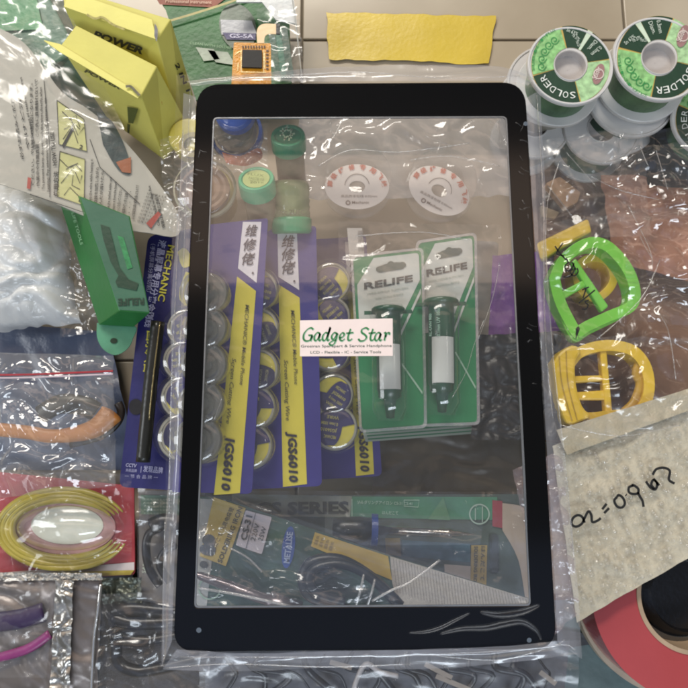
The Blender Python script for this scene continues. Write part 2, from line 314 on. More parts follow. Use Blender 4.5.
# clear sleeve: a back layer under the panel and a crumpled front edge folded round it
sv = thing('plastic_sleeve', 'clear crinkled plastic sleeve wrapped round the black framed touch panel', 'sleeve', (365, 366, -.002))
part('back_film', sheet([(176, 74), (534, 70), (578, 655), (160, 668)], -.0022, 90, 130, .0007, .022, 3, d=-.001), film('back', haze=.05, refl=.05, rough=.10, bump=.6, bs=45), sv, smooth=True)
def border(q0, q1, nU, nV, amp, seed, mb):         # strip between two pixel polylines
    a = smoothpath(q0, nU); c = smoothpath(q1, nU); m = min(len(a), len(c)); vs = []
    for i in range(m):
        for j in range(nV + 1):
            v = j / nV; x = a[i][0] * (1 - v) + c[i][0] * v; y = a[i][1] * (1 - v) + c[i][1] * v
            h = .0016 + amp * (.55 * fbm(x * .022, y * .022, seed) + .7 * math.sin(v * 7 + 2.5 * noise.noise(Vector((i * .045, seed, 0)))) * noise.noise(Vector((i * .06, v, seed + 3)))) - .004 * (v - .3 if v > .3 else 0)
            vs.append(W(x, y, 0, max(.0007, h) if v < .35 else h))
    return mb.add(vs, [(i * (nV + 1) + j, i * (nV + 1) + j + 1, (i + 1) * (nV + 1) + j + 1, (i + 1) * (nV + 1) + j) for i in range(m - 1) for j in range(nV)])
mb = MB()
border([(197, 100), (193, 200), (186, 340), (181, 460), (176, 560), (173, 640)], [(183, 92), (179, 190), (171, 300), (170, 430), (163, 560), (161, 668)], 26, 12, .0013, 11, mb)
border([(525, 100), (531, 200), (538, 320), (545, 440), (551, 540), (556, 640)], [(541, 90), (546, 200), (549, 300), (562, 430), (576, 560), (583, 660)], 26, 12, .0013, 12, mb)
border([(193, 88), (250, 83), (330, 84), (420, 83), (500, 83), (527, 88)], [(186, 80), (250, 73), (330, 66), (420, 64), (500, 65), (536, 78)], 26, 10, .0011, 13, mb)
border([(178, 648), (250, 652), (330, 650), (420, 648), (500, 645), (552, 640)], [(162, 670), (250, 672), (330, 668), (420, 670), (500, 664), (580, 655)], 26, 10, .0012, 14, mb)
part('front_film', mb, SLEEVE, sv, smooth=True)
# creases: thin raised folds in the film that catch the light
mb = MB(); rd = random.Random(5)
def crease(pts, r, z=.0012): ptube([(a, b_, z) for a, b_ in pts], r, 6, 5, mb, .6)
for pts in ([(537, 95), (543, 200), (545, 330), (553, 420)], [(541, 150), (551, 330), (566, 470), (574, 560)], [(183, 130), (177, 260), (171, 400), (169, 520)], [(190, 90), (186, 200), (180, 350)], [(165, 520), (163, 600), (164, 660)],
            [(180, 657), (300, 657), (420, 655), (540, 648), (565, 640)], [(166, 668), (230, 664), (330, 667), (410, 664)], [(200, 79), (280, 76), (360, 72), (440, 78), (520, 76)], [(430, 655), (500, 660), (560, 645), (575, 650)]): crease(pts, .00022)
for pts in ([(322, 150), (334, 136), (342, 120)], [(318, 166), (350, 150), (400, 152), (470, 143)], [(330, 122), (333, 134)], [(436, 128), (440, 142), (437, 152)], [(380, 118), (384, 126)], [(484, 320), (474, 345), (466, 372), (452, 398)], [(500, 262), (492, 300), (478, 340)], [(222, 398), (214, 420)], [(425, 136), (452, 146)], [(355, 236), (420, 232), (470, 240)], [(410, 160), (450, 156), (500, 166)]): crease(pts, .00016, .0005)
part('film_fold', mb, film('fold', haze=.2, refl=.2, rough=.12, edge=.8, bump=.5, bs=200), sv, smooth=True)
mb = MB()
for pts, r_ in (([(409, 633), (425, 632), (440, 628), (456, 620), (470, 613)], .0006), ([(440, 634), (462, 629), (486, 628), (505, 624), (522, 622), (536, 630), (541, 640)], .0010), ([(480, 612), (500, 615), (522, 612), (540, 605)], .0011)): ptube([(a, b_, .0006) for a, b_ in pts], [r_ * (.35 + math.sin(math.pi * min(1, max(0, k / ((len(pts) - 1) * 6)))) ** .7) for k in range((len(pts) - 1) * 6 + 1)], 8, 6, mb, .5); part('film_ripple', mb, film('ripple', haze=.0, refl=.04, rough=.36, edge=.22, bump=.3, bs=200), sv, smooth=True); mb = MB()
for k in range(26):
    x = rd.uniform(516, 524) if k < 16 else rd.uniform(196, 206); y = rd.uniform(110, 400) if k < 16 else rd.uniform(130, 290); x += (y - 110) * (.054 if k < 16 else -.03); a = rd.uniform(-.6, .6) + (1.4 if rd.random() < .4 else 0); l = rd.uniform(2, 5)
    ptube([(x - l * math.cos(a), y - l * math.sin(a), .0006), (x, y + rd.uniform(-1, 1), .0009), (x + l * math.cos(a), y + l * math.sin(a), .0006)], rd.uniform(.00012, .0003), 6, 4, mb, .6)
part('film_ripple', mb, film('ripple', haze=.0, refl=.04, rough=.36, edge=.22, bump=.3, bs=200), sv, smooth=True)

# ================================================================== top left
def band(q, u0, u1, v0, v1): Q = quad(q); return [Q(u0, v0), Q(u1, v0), Q(u1, v1), Q(u0, v1)]
YB = mat('cfc764', .55, .05, 60, .1); YB2 = mat('ddd570', .5, .05, 60, .1)
# yellow boxes (front one open flap)
def ybox(name, label, T, B, zt, zb, group):
    t = thing(name, label, 'box', (T[2][0], T[2][1], -.06), group)
    part('carton', hexa(T, B, zt, zb), YB, t, bevel=.0005); return t
T1 = [(62, -14), (171, 19), (157, 40), (64, 7)]; B1 = [(140, 60), (197, 108), (186, 150), (105, 95)]
t = ybox('carton_box', 'tall yellow cardboard box printed POWER behind the one with its flap out', T1, B1, [-.012] * 4, [-.055] * 4, 'yellow cardboard boxes')
pf = P3((T1[3][0], T1[3][1], -.012), (T1[2][0], T1[2][1], -.012), (B1[2][0], B1[2][1], -.055)); ps = P3((T1[1][0], T1[1][1], -.012), (T1[2][0], T1[2][1], -.012), (B1[2][0], B1[2][1], -.055))
mb = MB(); text('POWER', (93, 36.5), (143, 54), 7, pf, .0006, .05, .12, mb); part('lettering', mb, mat('1d1f14', .6), t)
mb = MB(); text('2 IN 1', (174, 64), (186, 92), 4.2, ps, .0006, .04, 0, mb); part('lettering', mb, mat('22250f', .6), t)
mb = MB(); prism([(64, 7), (157, 40), (152, 20), (70, -8)], -.0105, .0006, mb, .0004); part('flap', mb, YB2, t)
mb = MB(); flat(smoothpath([(155, 24), (158, 30), (157, 42), (154.5, 36)], 3), -.0100, .0004, mb); part('notch', mb, mat('55555a', .4), t)
mb = MB(); stroke([(87, 15), (95, 19), (103, 18), (113, 25), (125, 30)], 2.2, -.0100, .0004, mb); part('torn_patch', mb, mat('a89f62', .8, .3, 500, .5), t)
T2 = [(76, 25), (157, 66), (141, 96), (60, 46)]; B2 = [(120, 90), (192, 132), (164, 160), (107, 118)]
t = ybox('carton_box', 'yellow cardboard box with a torn flap and screwdriver picture, nearest the text sheet', T2, B2, [-.008] * 4, [-.045] * 4, 'yellow cardboard boxes')
part('flap', prism(rpoly([(43, 40), (60, 44), (141, 94), (138, 98.5), (60, 52)], [2, 0, 0, 1, 0]), -.0072, .0005), YB2, t)
pf = P3((T2[3][0], T2[3][1], -.008), (T2[2][0], T2[2][1], -.008), (B2[2][0], B2[2][1], -.045)); ps = P3((T2[1][0], T2[1][1], -.008), (T2[2][0], T2[2][1], -.008), (B2[2][0], B2[2][1], -.045))
mb = MB(); flat([(128, 106), (139, 108), (134, 123), (129, 122)], pf, .0006, mb); flat([(128, 123), (131, 124), (130, 133), (128, 132)], pf, .0006, mb); part('printed_picture', mb, mat('4d541f', .6), t)
mb = MB(); text('POWER', (85, 71), (121, 89), 3.2, pf, .0007, .05, .1, mb); part('lettering', mb, mat('4b4a20', .6), t)
part('sticker', flat(rpoly([(160, 101), (166, 99), (179, 128), (172, 133)], 2), ps, .0006), mat('cfae55', .5), t)
mb = MB(); text('2 IN 1', (163, 104), (175, 128), 5, ps, .0009, .03, 0, mb); part('lettering', mb, mat('3c3316', .6), t)
mb = MB(); stroke([(126, 87), (131, 87), (136, 92), (140, 96)], 2.6, -.0066, .0004, mb); part('torn_patch', mb, mat('6a6650', .7, .3, 500, .5), t)
# green blister box far left
t = thing('blister_box', 'dark green box in clear wrap standing in the far top left corner', 'box', (40, 40, -.07))
part('carton', hexa([(-30, -30), (44, -12), (76, 48), (-10, 110)], [(20, -10), (70, 0), (112, 128), (20, 120)], [-.022] * 4, [-.068] * 4), mat('3c6a50', .35, .1), t, bevel=.001)
part('green_panel', prism(rpoly([(0, -5), (36, -5), (41, 20), (44, 29), (0, 31)], 4), -.021, .0005), mat('2f8048', .35), t)
part('wrap', sheet([(-5, -5), (60, -10), (125, 130), (30, 120)], -.019, 24, 40, .0022, .03, 21), BAG, t, smooth=True)
# green packet with badge behind the flex tail
t = thing('header_card', 'green packet with a silver and purple oval badge behind the flex tail', 'packet', (225, 50, -.06))
part('card', prism([(150, -14), (288, -14), (292, 95), (196, 100), (165, 8)], -.052, .002), mat('2f6a35', .45, .18, 80, .3), t)
part('brown_strip', flat([(150, -12), (240, -12), (214, 8), (160, 5)], -.052, .0005), mat('8c4a35', .5, .3), t)
mb = MB(); text('Professional instrument', (166, 3.8), (212, 5.2), 3.4, -.052, .0012, .01, 0, mb); part('lettering', mb, mat('d8b8a0', .6), t)
part('badge', flat(circ(238, 28, 18, 24, -18), -.052, .0008), mat('5f6a5c', .4, .3), t)
part('badge_band', flat([(221, 21), (252, 22), (257, 35), (222, 36)], -.052, .0012), mat('a7a9ae', .3, .1), t)
part('badge_strip', flat([(223, 34), (256, 35), (256, 41.5), (227, 41)], -.052, .0014), mat('3b3566', .4), t)
mb = MB(); text('GS-5A', (230, 39.6), (254, 40.2), 4.2, -.052, .0017, .03, 0, mb); part('lettering', mb, mat('c9c6dc', .5), t)
mb = MB()
for q in ([(196, 48), (214, 50), (220, 60), (204, 62)], [(208, 51), (228, 53), (236, 66), (216, 63)]): flat(q, -.052, .0008, mb)
part('printed_picture', mb, mat('a8b5a4', .4, .3), t)
mb = MB(); text('CLEAN WITH SOLDER', (190, 45), (232, 50), 2.6, -.052, .0009, .0, 0, mb); part('lettering', mb, mat('8fb48a', .5), t)
mb = MB(); stroke([(168, 22), (195, 14), (232, 2), (250, -6)], 2.2, -.05, .0006, mb); part('edge_fold', mb, mat('a59a56', .4), t)
# white and teal clear packets right of it
t = thing('clear_packet', 'white and teal clear packet standing beside the flex tail at top', 'packet', (280, 40, -.06))
part('header', prism([(240, -12), (292, -14), (297, 24), (276, 20), (262, 2), (236, 2)], -.040, .001), mat('c9ccca', .3, .08), t)
mb = MB()
for k, (a, c_) in enumerate(((268, '24553c'), (275, '2c6a52'), (281, '1f4a37'))): part('leaf', prism([(a, 28 + k), (a + 6, 27), (a + 13, 76), (a + 6, 78)], -.044 + .002 * k, .001), mat(c_, .35, .2), t)
part('wrap', sheet([(256, 8), (297, 2), (306, 82), (268, 84)], -.036, 14, 24, .0022, .05, 23), BAG, t, smooth=True)
mb = MB(); ptube([(291, -10, -.035), (296, 25, -.036), (302, 78, -.04)], .0004, 6, 4, mb); part('seam', mb, mat('b8b8b0', .2), t)

# instruction sheet
t = thing('instruction_sheet', 'white printed leaflet in film with HOW TO USE and yellow diagrams', 'leaflet', (95, 170, -.05))
class Curl(Plane):                                 # gently rolled paper
    pass
SH = P3((20, 190, -.010), (30, 60, -.016), (165, 225, -.030))
sh_out = smoothpath([(-20, 20), (18, 38), (40, 62), (62, 92), (92, 112), (128, 145), (160, 185), (180, 218), (176, 236), (150, 233), (118, 228), (80, 214), (40, 197), (-20, 178)], 4)
part('paper', prism(sh_out, SH, .0006), mat('b4b0a4', .5, .05, 40, .1), t)
blk = mat('2a2826', .6); red = mat('a8483c', .5); dia = mat('c4c283', .5)
mb = MB(); flat([(57, 101), (84, 120), (87, 152), (59, 145)], SH, .0004, mb); flat([(60, 152), (85, 160), (84, 206), (57, 197)], SH, .0004, mb); part('diagram_panel', mb, dia, t)
mb = MB()
for q in ([(57, 101), (84, 120), (87, 152), (59, 145), (57, 101)], [(60, 152), (85, 160), (84, 206), (57, 197), (60, 152)], [(62, 112), (70, 120), (76, 116), (80, 128)], [(64, 130), (72, 126), (78, 144)], [(60, 160), (68, 168), (78, 164)], [(64, 196), (70, 188), (80, 198)], [(75, 172), (80, 184), (82, 176)], [(66, 170), (76, 165), (82, 172)], [(61, 184), (74, 168), (72, 186), (80, 190)], [(63, 140), (74, 124), (80, 130)], [(70, 118), (78, 136), (84, 128)], [(44, 80), (50, 150), (50, 198)], [(30, 195), (60, 205), (110, 222)], [(90, 140), (100, 168), (140, 205)]): stroke(q, .7, SH, .0007, mb, sm=0)
flat([(62, 146), (72, 128), (74, 130), (64, 149)], SH, .0007, mb); text('2', (79, 149), (82.4, 150), 4, SH, .0007, .02, 0, mb); text('1', (78.5, 202), (80.5, 202.6), 4, SH, .0007, .02, 0, mb)
text('使用方法', (58.5, 197), (58.5, 172), 5.2, SH, .0007, .02, 0, mb, cap=.9); text('HOW TO USE', (57, 166), (54, 133), 4.2, SH, .0007, .02, 0, mb)
rows = [('To prevent burns, do not touch the wires directly when', 44.5, 190, 42, 88), ('heating. Pay attention to the use of tweezers, etc.', 49.5, 192, 46.5, 98), ('作業中や作業直後、こて先に直接触れないで', 39.5, 187, 37.5, 80), ('ください。やけどの原因になります。', 34.5, 186, 32.5, 84), ('Grasp the wire while heating it', 91, 206, 93, 160), ('吸取線を加熱しながら', 96.5, 208, 99, 168), ('はんだが溶けたら', 101.5, 210, 104, 172), ('soak the melted solder and', 109, 212, 112, 178), ('remove it from the board.', 114, 213, 117, 182), ('ゆっくり引いてください', 119, 214, 122, 190), ('・ ・ ・ ・ ・ ・', 130, 219, 132, 192)]
rows += [('吸取線の使い方と注意', 124, 216, 128, 194), ('はんだ吸取線は銅の細線を編んだものです', 134, 220, 139, 186), ('Copper braid, no clean flux', 160, 226, 150, 186), ('保管は乾燥した所で', 165, 228, 157, 194), ('注意 Keep out of reach of children', 36, 150, 22, 78), ('やけど注意', 30, 150, 18, 84), ('必ずお読みください', 24, 160, 12, 90)]
for s_, xa, ya, xb, yb in rows: text(s_, (xa, ya), (xb, yb), 2.6, SH, .0007, .012, 0, mb)
for k in range(9): text('仕様 0.6 ' + str(1.5 + .5 * k), (137 + k * 1.2, 222 - k * 3.4), (153 + k * 1.6, 226 - k * 3.4), 1.8, SH, .0007, 0, 0, mb)
part('lettering', mb, blk, t)
part('red_mark', flat([(28, 178), (31.5, 179), (30.5, 190), (27, 189)], SH, .0008), red, t); part('red_mark', flat([(146, 224), (158, 212), (161, 215), (151, 229)], SH, .0008), red, t)
mb = MB(); flat(smoothpath([(97, 113), (112, 122), (126, 150), (131, 174), (118, 170), (103, 145)], 4), SH, .0006, mb); part('photo_print', mb, mat('2c3b3c', .4, .5, 150), t)
mb = MB(); flat([(116, 163), (131, 158), (131, 174), (122, 173)], SH, .0009, mb); part('photo_print', mb, mat('a5613c', .4, .2), t)
part('film_wrap', sheet([(-10, 12), (95, 96), (186, 236), (-10, 196)], SH, 30, 30, .0016, .02, 31, d=.0018), film('wrap2', haze=.10, hazecol=(.7, .74, .7), refl=.05, rough=.15, bump=.6, bs=70), t, smooth=True)

# white crumpled bag, far left
t = single('carrier_bag', 'crumpled white plastic bag bulging below the printed leaflet', 'bag', sheet([(-25, 178), (68, 203), (78, 322), (-25, 334)], -.052, 80, 100, .0042, .03, 41, bulge=.020, jag=6), film('whitebag', haze=.88, hazecol=(.66, .68, .68), refl=.05, rough=.25, edge=.3, bump=.6, bs=110), smooth=True)
t = single('clear_pouch', 'clear wrinkled pouch edge between the white bag and green box', 'pouch', sheet([(58, 215), (78, 240), (104, 332), (62, 338)], -.045, 16, 40, .003, .06, 42), BAG, smooth=True)

# green box with screwdriver photo
t = thing('tool_box', 'long green box with a screwdriver photo and hanging tab beside purple card', 'box', (125, 320, -.06))
GT = [(56, 192), (80, 196), (119, 312), (99, 325)]
GR = mat('256e30', .35, .07, 60, .08); GF = mat('3c6651', .35, .08, 60, .08)  # front green is dulled to carry the film's reflection in its colour
Ts = [(80, 196), (128, 214), (150, 314), (119, 312)]
part('carton', hexa([(80, 196), (130, 216), (150, 313), (119, 311)], [(56, 192), (128, 230), (134, 327), (99, 325)], [-.016] * 4, [-.034] * 4), GR, t, bevel=.0004)
pf = H(-.016)
part('front_panel', flat([(81, 198), (129, 217), (149, 312), (119.4, 310)], pf, .0004), GF, t)
mb = MB(); flat([(101, 225), (110, 228), (120, 268), (129, 280), (139, 284), (137, 291), (118, 287), (116, 282), (119, 276), (111, 262), (104, 240)], pf, .0008, mb); part('printed_picture', mb, mat('1f3d2c', .4, .2), t)
mb = MB(); flat([(118, 236), (124, 238), (133, 268), (128, 270)], pf, .0007, mb); part('green_label', mb, mat('2f7d4b', .4, .3, 400), t)
mb = MB(); text('RELIFE', (144.5, 298.5), (118.5, 299.5), 7, pf, .0008, .03, 0, mb); part('lettering', mb, mat('12301f', .5), t)
mb = MB(); sp_ = P3((80, 196, -.016), (119, 311, -.016), (99, 325, -.034))
text('RELIFE TOOLS', (71, 206), (82, 245), 3, sp_, .0008, 0, 0, mb); part('lettering', mb, mat('8fc092', .5), t)
part('hanging_tab', prism(smoothpath([(97, 323), (134, 325), (133, 338), (127, 349), (115, 355), (103, 349), (97, 337), (97, 323)], 4), -.036, .0006), mat('4f8a6c', .4), t)
mb = MB(); flat(circ(114, 341, 3.6, 2.8, n=16), -.036, .0004, mb); part('tab_hole', mb, mat('20301f', .8), t)

# blue bag and zip bag with orange handle
t = single('blue_sheet', 'smooth blue plastic sheet under the zip bag at left edge', 'sheet', sheet([(-20, 322), (108, 332), (140, 470), (-20, 470)], -.066, 30, 30, .002, .02, 51), mat('4a546a', .3, .12, 30, .2), smooth=True)
t = thing('zip_bag', 'clear zip bag with red line holding orange handled pliers', 'bag', (60, 430, -.055))
part('bag_film', sheet([(-20, 352), (114, 356), (116, 486), (-20, 500)], -.032, 80, 80, .0032, .03, 52, bulge=.004), film('zip', haze=.8, hazecol=(.42, .41, .40), refl=.09, rough=.09, bump=.8, bs=110), t, smooth=True)
mb = MB(); ptube([(-20, 375, -.026), (30, 374.5, -.026), (113, 371, -.026)], .0005, 6, 3, mb); part('zip_line', mb, mat('9c2f38', .3), t)
mb = MB(); ptube([(-20, 378, -.0262), (30, 377.5, -.0262), (113, 374, -.0262)], .0004, 6, 3, mb); part('zip_track', mb, mat('c9b9c0', .3), t)
t = thing('pliers', 'orange curved pliers handle inside the zip bag with a red line', 'pliers', (80, 430, -.06))
mb = MB(); pp = [(-20, 428), (25, 432), (50, 436), (75, 434), (95, 428), (108, 417), (113, 411)]
ptube([(a, b_, -.046) for a, b_ in pp], [(.0034 + .0026 * max(0, (k - 14) / 18)) * (1 if k < 33 else (1, .85, .6, .25)[k - 33]) for k in range(37)], 12, 6, mb, .55); part('handle', mb, mat('c98545', .35, .06), t, smooth=True)
mb = MB(); ptube([(118, 403, -.052), (121, 412, -.052), (116, 424, -.052), (100, 436, -.052), (70, 444, -.052)], .0022, 10, 6, mb, .6); part('handle', mb, mat('241d1a', .4), t, smooth=True)
mb = MB(); ptube([(40, 415, -.05), (60, 404, -.048), (84, 406, -.048), (96, 412, -.05)], [.005] * 19, 10, 6, mb, .4); part('jaw', mb, mat('46443f', .35, metal=.4), t, smooth=True)

# red blister with coiled yellow cord
t = thing('blister_pack', 'red and yellow card blister holding a coiled yellow cord at left', 'blister pack', (80, 530, -.065))
part('card', prism(rpoly([(-20, 470), (134, 486), (135, 575), (-20, 582)], [0, 3, 5, 0]), -.058, .001), mat('a23a40', .4, .1, 60), t)
part('white_band', flat([(90, 566), (134.5, 562), (134.5, 570), (60, 572), (-20, 574)], -.058, .0004), mat('c8bcb8', .4), t)
part('yellow_band', flat([(60, 572), (134.5, 570), (131, 574.6), (60, 577), (-20, 581), (-20, 574)], -.058, .0005), mat('b8a437', .4), t)
part('pink_centre', flat(circ(66, 527, 50, 27, n=48), -.058, .0006), mat('cfa3a0', .5, .25, 80), t)
part('pale_centre', flat(circ(68, 525, 36, 19, n=48), -.058, .0010), mat('e2e4d2', .5, .12, 80), t)  # white centre, brightened to hold the blister's highlight in its colour
mb = MB()
for k in range(4): ptube([(64 + (52 + k * 4.5) * math.cos(a), 529 + (29 + k * 3.4) * math.sin(a), -.052 + .0006 * math.sin(3 * a + k)) for a in [math.radians(x) for x in range(22, 336, 12)]], [.0017 * min(1, .25 + q / 14, .25 + (78 - q) / 14) for q in range(79)], 8, 3, mb)
part('coiled_cord', mb, mat('a8983a', .3, .12), t, smooth=True)
def dome(cx, cy, rx, ry, z0, h, mb, n=36, m=8, lip=1.12):
    vs = [];
    for j in range(m + 1):
        a = j / m * math.pi / 2; rr = math.cos(a); 
        for k in range(n): x = cx + rx * rr * math.cos(2 * math.pi * k / n); y = cy + ry * rr * math.sin(2 * math.pi * k / n); vs.append(W(x, y, z0 + h * math.sin(a)))
    return mb.add(vs, [(j * n + k, j * n + (k + 1) % n, (j + 1) * n + (k + 1) % n, (j + 1) * n + k) for j in range(m) for k in range(n)])
mb = MB(); dome(66, 528, 60, 38, -.0565, .016, mb); dome(66, 528, 50, 23, -.050, .014, mb); part('blister', mb, BLIST, t, smooth=True)
part('wrap', sheet([(-15, 470), (132, 474), (133, 578), (-15, 582)], -.037, 40, 40, .002, .03, 55), film('rw', haze=.06, refl=.05, rough=.12, bump=.7, bs=80), t, smooth=True)

# silver antistatic bag
SIL = mat('8d8a88', .22, .2, 50, .5, metal=.75, bs=90)
t = thing('antistatic_bag', 'silver foil antistatic pouch with a clear window at bottom left', 'pouch', (60, 630, -.06))
part('foil', sheet([(-20, 572), (103, 573), (97, 700), (-20, 700)], -.050, 50, 60, .0018, .03, 61, bulge=.004), mat('77706d', .3, .15, 40, .4, metal=.35, bs=80), t, smooth=True)
mb = MB(); sheet([(-20, 572), (103, 573), (102.5, 580), (-20, 580)], -.0455, 90, 6, .0016, .35, 62, mb); part('heat_seal', mb, mat('a09c94', .3, .3, 400, .6, metal=.7, bs=900), t, smooth=True)
mb = MB(); sheet([(56, 580), (74, 580), (69, 700), (50, 700)], -.0435, 14, 60, .0016, .06, 63, mb); part('centre_seam', mb, mat('a5a29c', .28, .3, 200, .4, metal=.8, bs=300), t, smooth=True)
mb = MB(); ptube([(101, 584, -.046), (98, 610, -.045), (94, 640, -.046), (91, 700, -.046)], .0009, 8, 6, mb); part('bright_edge', mb, mat('d8d6d2', .15, metal=.8), t, smooth=True)
part('window', sheet([(-20, 581), (57, 583), (46, 678), (-20, 676)], -.043, 24, 30, .002, .03, 64), BAG, t, smooth=True)
mb = MB(); ptube([(-20, 624, -.0432), (20, 619, -.0432), (44, 612, -.0435)], .0045, 10, 5, mb, .4); part('purple_plug', mb, mat('352748', .4, .2), t, smooth=True)
mb = MB(); ptube([(-20, 662, -.0425), (25, 650, -.0425), (50, 634, -.043)], .0022, 10, 5, mb, .45); part('pink_plug', mb, mat('84356c', .35), t, smooth=True)

# dark layer added to darken the gaps under the cables; cable packs
single('dark_gap_sheet', 'added dark grey sheet that darkens the gaps under the black cable packs', 'mat', sheet([(92, 575), (200, 560), (620, 640), (90, 720)], -.071, 40, 30, .001, .03, 71), mat('3c3d42', .6, .3, 120, .4), smooth=True)
t = thing('cable_pack', 'clear pack of looped black cable on grey mesh card beside foil pouch', 'cable pack', (145, 640, -.065), 'packs of looped black cable')
part('card', prism([(103, 600), (215, 590), (215, 700), (98, 700)], -.062, .001), mat('4b4645', .5, .2, 300, .5, bs=1500), t)
mb = MB(); ptube([(112, 613, -.055), (130, 609, -.054), (170, 612, -.055), (215, 611, -.055)], [.0030] * 19, 10, 6, mb, .7); ptube([(112, 618, -.055), (140, 624, -.054), (215, 619, -.055)], .0030, 10, 6, mb, .7)
ptube([(215, 628, -.052), (150, 640, -.053), (120, 636, -.052), (110, 628, -.052)], .0024, 10, 6, mb)
ptube([(112, 628, -.052), (116, 645, -.052), (117, 660, -.052), (128, 669, -.052), (150, 670, -.052), (215, 655, -.052)], .0030, 10, 6, mb); part('cable', mb, mat('121319', .3), t, smooth=True)
mb = MB()
for k in range(5): ptube([(109 + k * 2.6, 634 - k * .5, -.0505), (111.5 + k * 2.6, 640 - k * .5, -.049), (109 + k * 2.6, 646 - k, -.0515)], .0008, 6, 3, mb)
part('tie', mb, mat('0d0d10', .25), t, smooth=True)
part('wrap', sheet([(101, 594), (210, 588), (210, 692), (96, 694)], -.046, 40, 40, .0022, .035, 72), BAG, t, smooth=True)
t = single('foil_strip', 'grey crinkled foil strip between the red blister and cable pack', 'foil', sheet([(100, 578), (142, 577), (142, 604), (104, 604)], -.056, 30, 16, .0022, .09, 73), mat('4c5148', .3, .5, 200, .8, metal=.5, bs=300), smooth=True)
t = thing('cable_pack', 'small clear pack with black cable beside the red blister', 'cable pack', (165, 540, -.065), 'packs of looped black cable')
part('card', prism(rpoly([(139, 490), (205, 492), (205, 612), (139, 598)], [2, 0, 0, 3]), -.060, .001), mat('77716c', .5, .12), t)
part('green_header', flat([(141, 495), (205, 496), (205, 516), (141, 514)], -.060, .0005), mat('55705c', .5, .2), t)
mb = MB()
for k in range(5): text('无线电维修专用导线', (144, 500 + k * 3.5), (172, 500.6 + k * 3.5), 1.6, -.060, .0008, 0, 0, mb)
text('SAMO', (146, 573), (148, 556), 4, -.06, .0008, 0, 0, mb); part('lettering', mb, mat('b6c2ae', .5), t)
mb = MB(); ptube([(160, 528, -.053), (149, 534, -.053), (146, 550, -.053), (150, 570, -.053), (160, 586, -.053)], .0022, 8, 6, mb); ptube([(151, 527, -.052), (163, 522, -.052), (175, 524, -.052)], .0042, 8, 5, mb, .6); ptube([(176, 545, -.052), (164, 552, -.052), (160, 566, -.052), (170, 582, -.052)], .0020, 8, 6, mb); part('cable', mb, mat('14151a', .3), t, smooth=True)
part('wrap', sheet([(138, 488), (205, 490), (205, 612), (138, 600)], -.044, 20, 34, .002, .04, 74), BAG, t, smooth=True)

# ================================================================== purple cards with wire tins
PUR = mat('35307a', .4, .08, 60, .1); PUR2 = mat('413a78', .4, .1, 60, .1); YEL = mat('cdbf45', .45, .05, 60); CW = mat('d6d2d8', .45, .03)
def rot(p, c, a): x, y = p[0] - c[0], p[1] - c[1]; ca, sa = math.cos(a), math.sin(a); return (c[0] + x * ca - y * sa, c[1] + x * sa + y * ca)
def tin(x, y, rpx, z, ang, par, kind=0):           # small round wire tin: body, label, lettering
    m_ = MPP(z, x, y); R = rpx * m_; h = .006
    body = part('wire_tin', lathe(W(x, y, z - h), (0, 0, 1), [(0, 0), (R, 0), (R, h * .8), (R * .95, h), (R * .86, h), (R * .85, h * .9), (0, h * .9)]), mat('a8a69a' if kind != 2 else '85857f', .3, .06, metal=.3), par, smooth=False, bevel=0)
    if kind == 2:
        part('lid_ring', sector(x, y, rpx * .30, rpx * .5, 0, 360, z, .0003, n=30), mat('6b6b63', .4), body); return
    r_ = rpx * .86; a = ang
    part('yellow_crescent', sector(x, y, 0.01, r_, 0, 360, z, -.0002, n=36), mat('c9bc4a', .4), body)
    pts = [rot((x + r_ * math.cos(q), y + r_ * math.sin(q)), (x, y), a) for q in [math.radians(v) for v in range(-70, 161, 10)]]
    inner = [rot((x + r_ * (.05 - .0) * 0 + r_ * math.cos(math.radians(160 + (290 - 160) * k / 10)) * .35 - 0, y + r_ * math.sin(math.radians(160 + 130 * k / 10)) * .9), (x, y), a) for k in range(1, 10)]
    part('purple_field', flat(pts + inner, z, .0002), mat('2f2a5e' if kind == 0 else '26244a', .4), body)
    mb = MB()
    for k, s_ in enumerate(('MECHANIC', 'JGS6010', '0.1mm 100M', 'WIRE')):
        o = -r_ * .40 + k * r_ * .33; p0 = rot((x - r_ * .12, y + o), (x, y), a); p1 = rot((x + r_ * (.72 if k in (1, 2) else .5), y + o), (x, y), a); text(s_, p0, p1, r_ * .17, z, .0006, .01, 0, mb)
    part('lettering', mb, mat('c2b968' if kind == 0 else 'a09c80', .5), body)
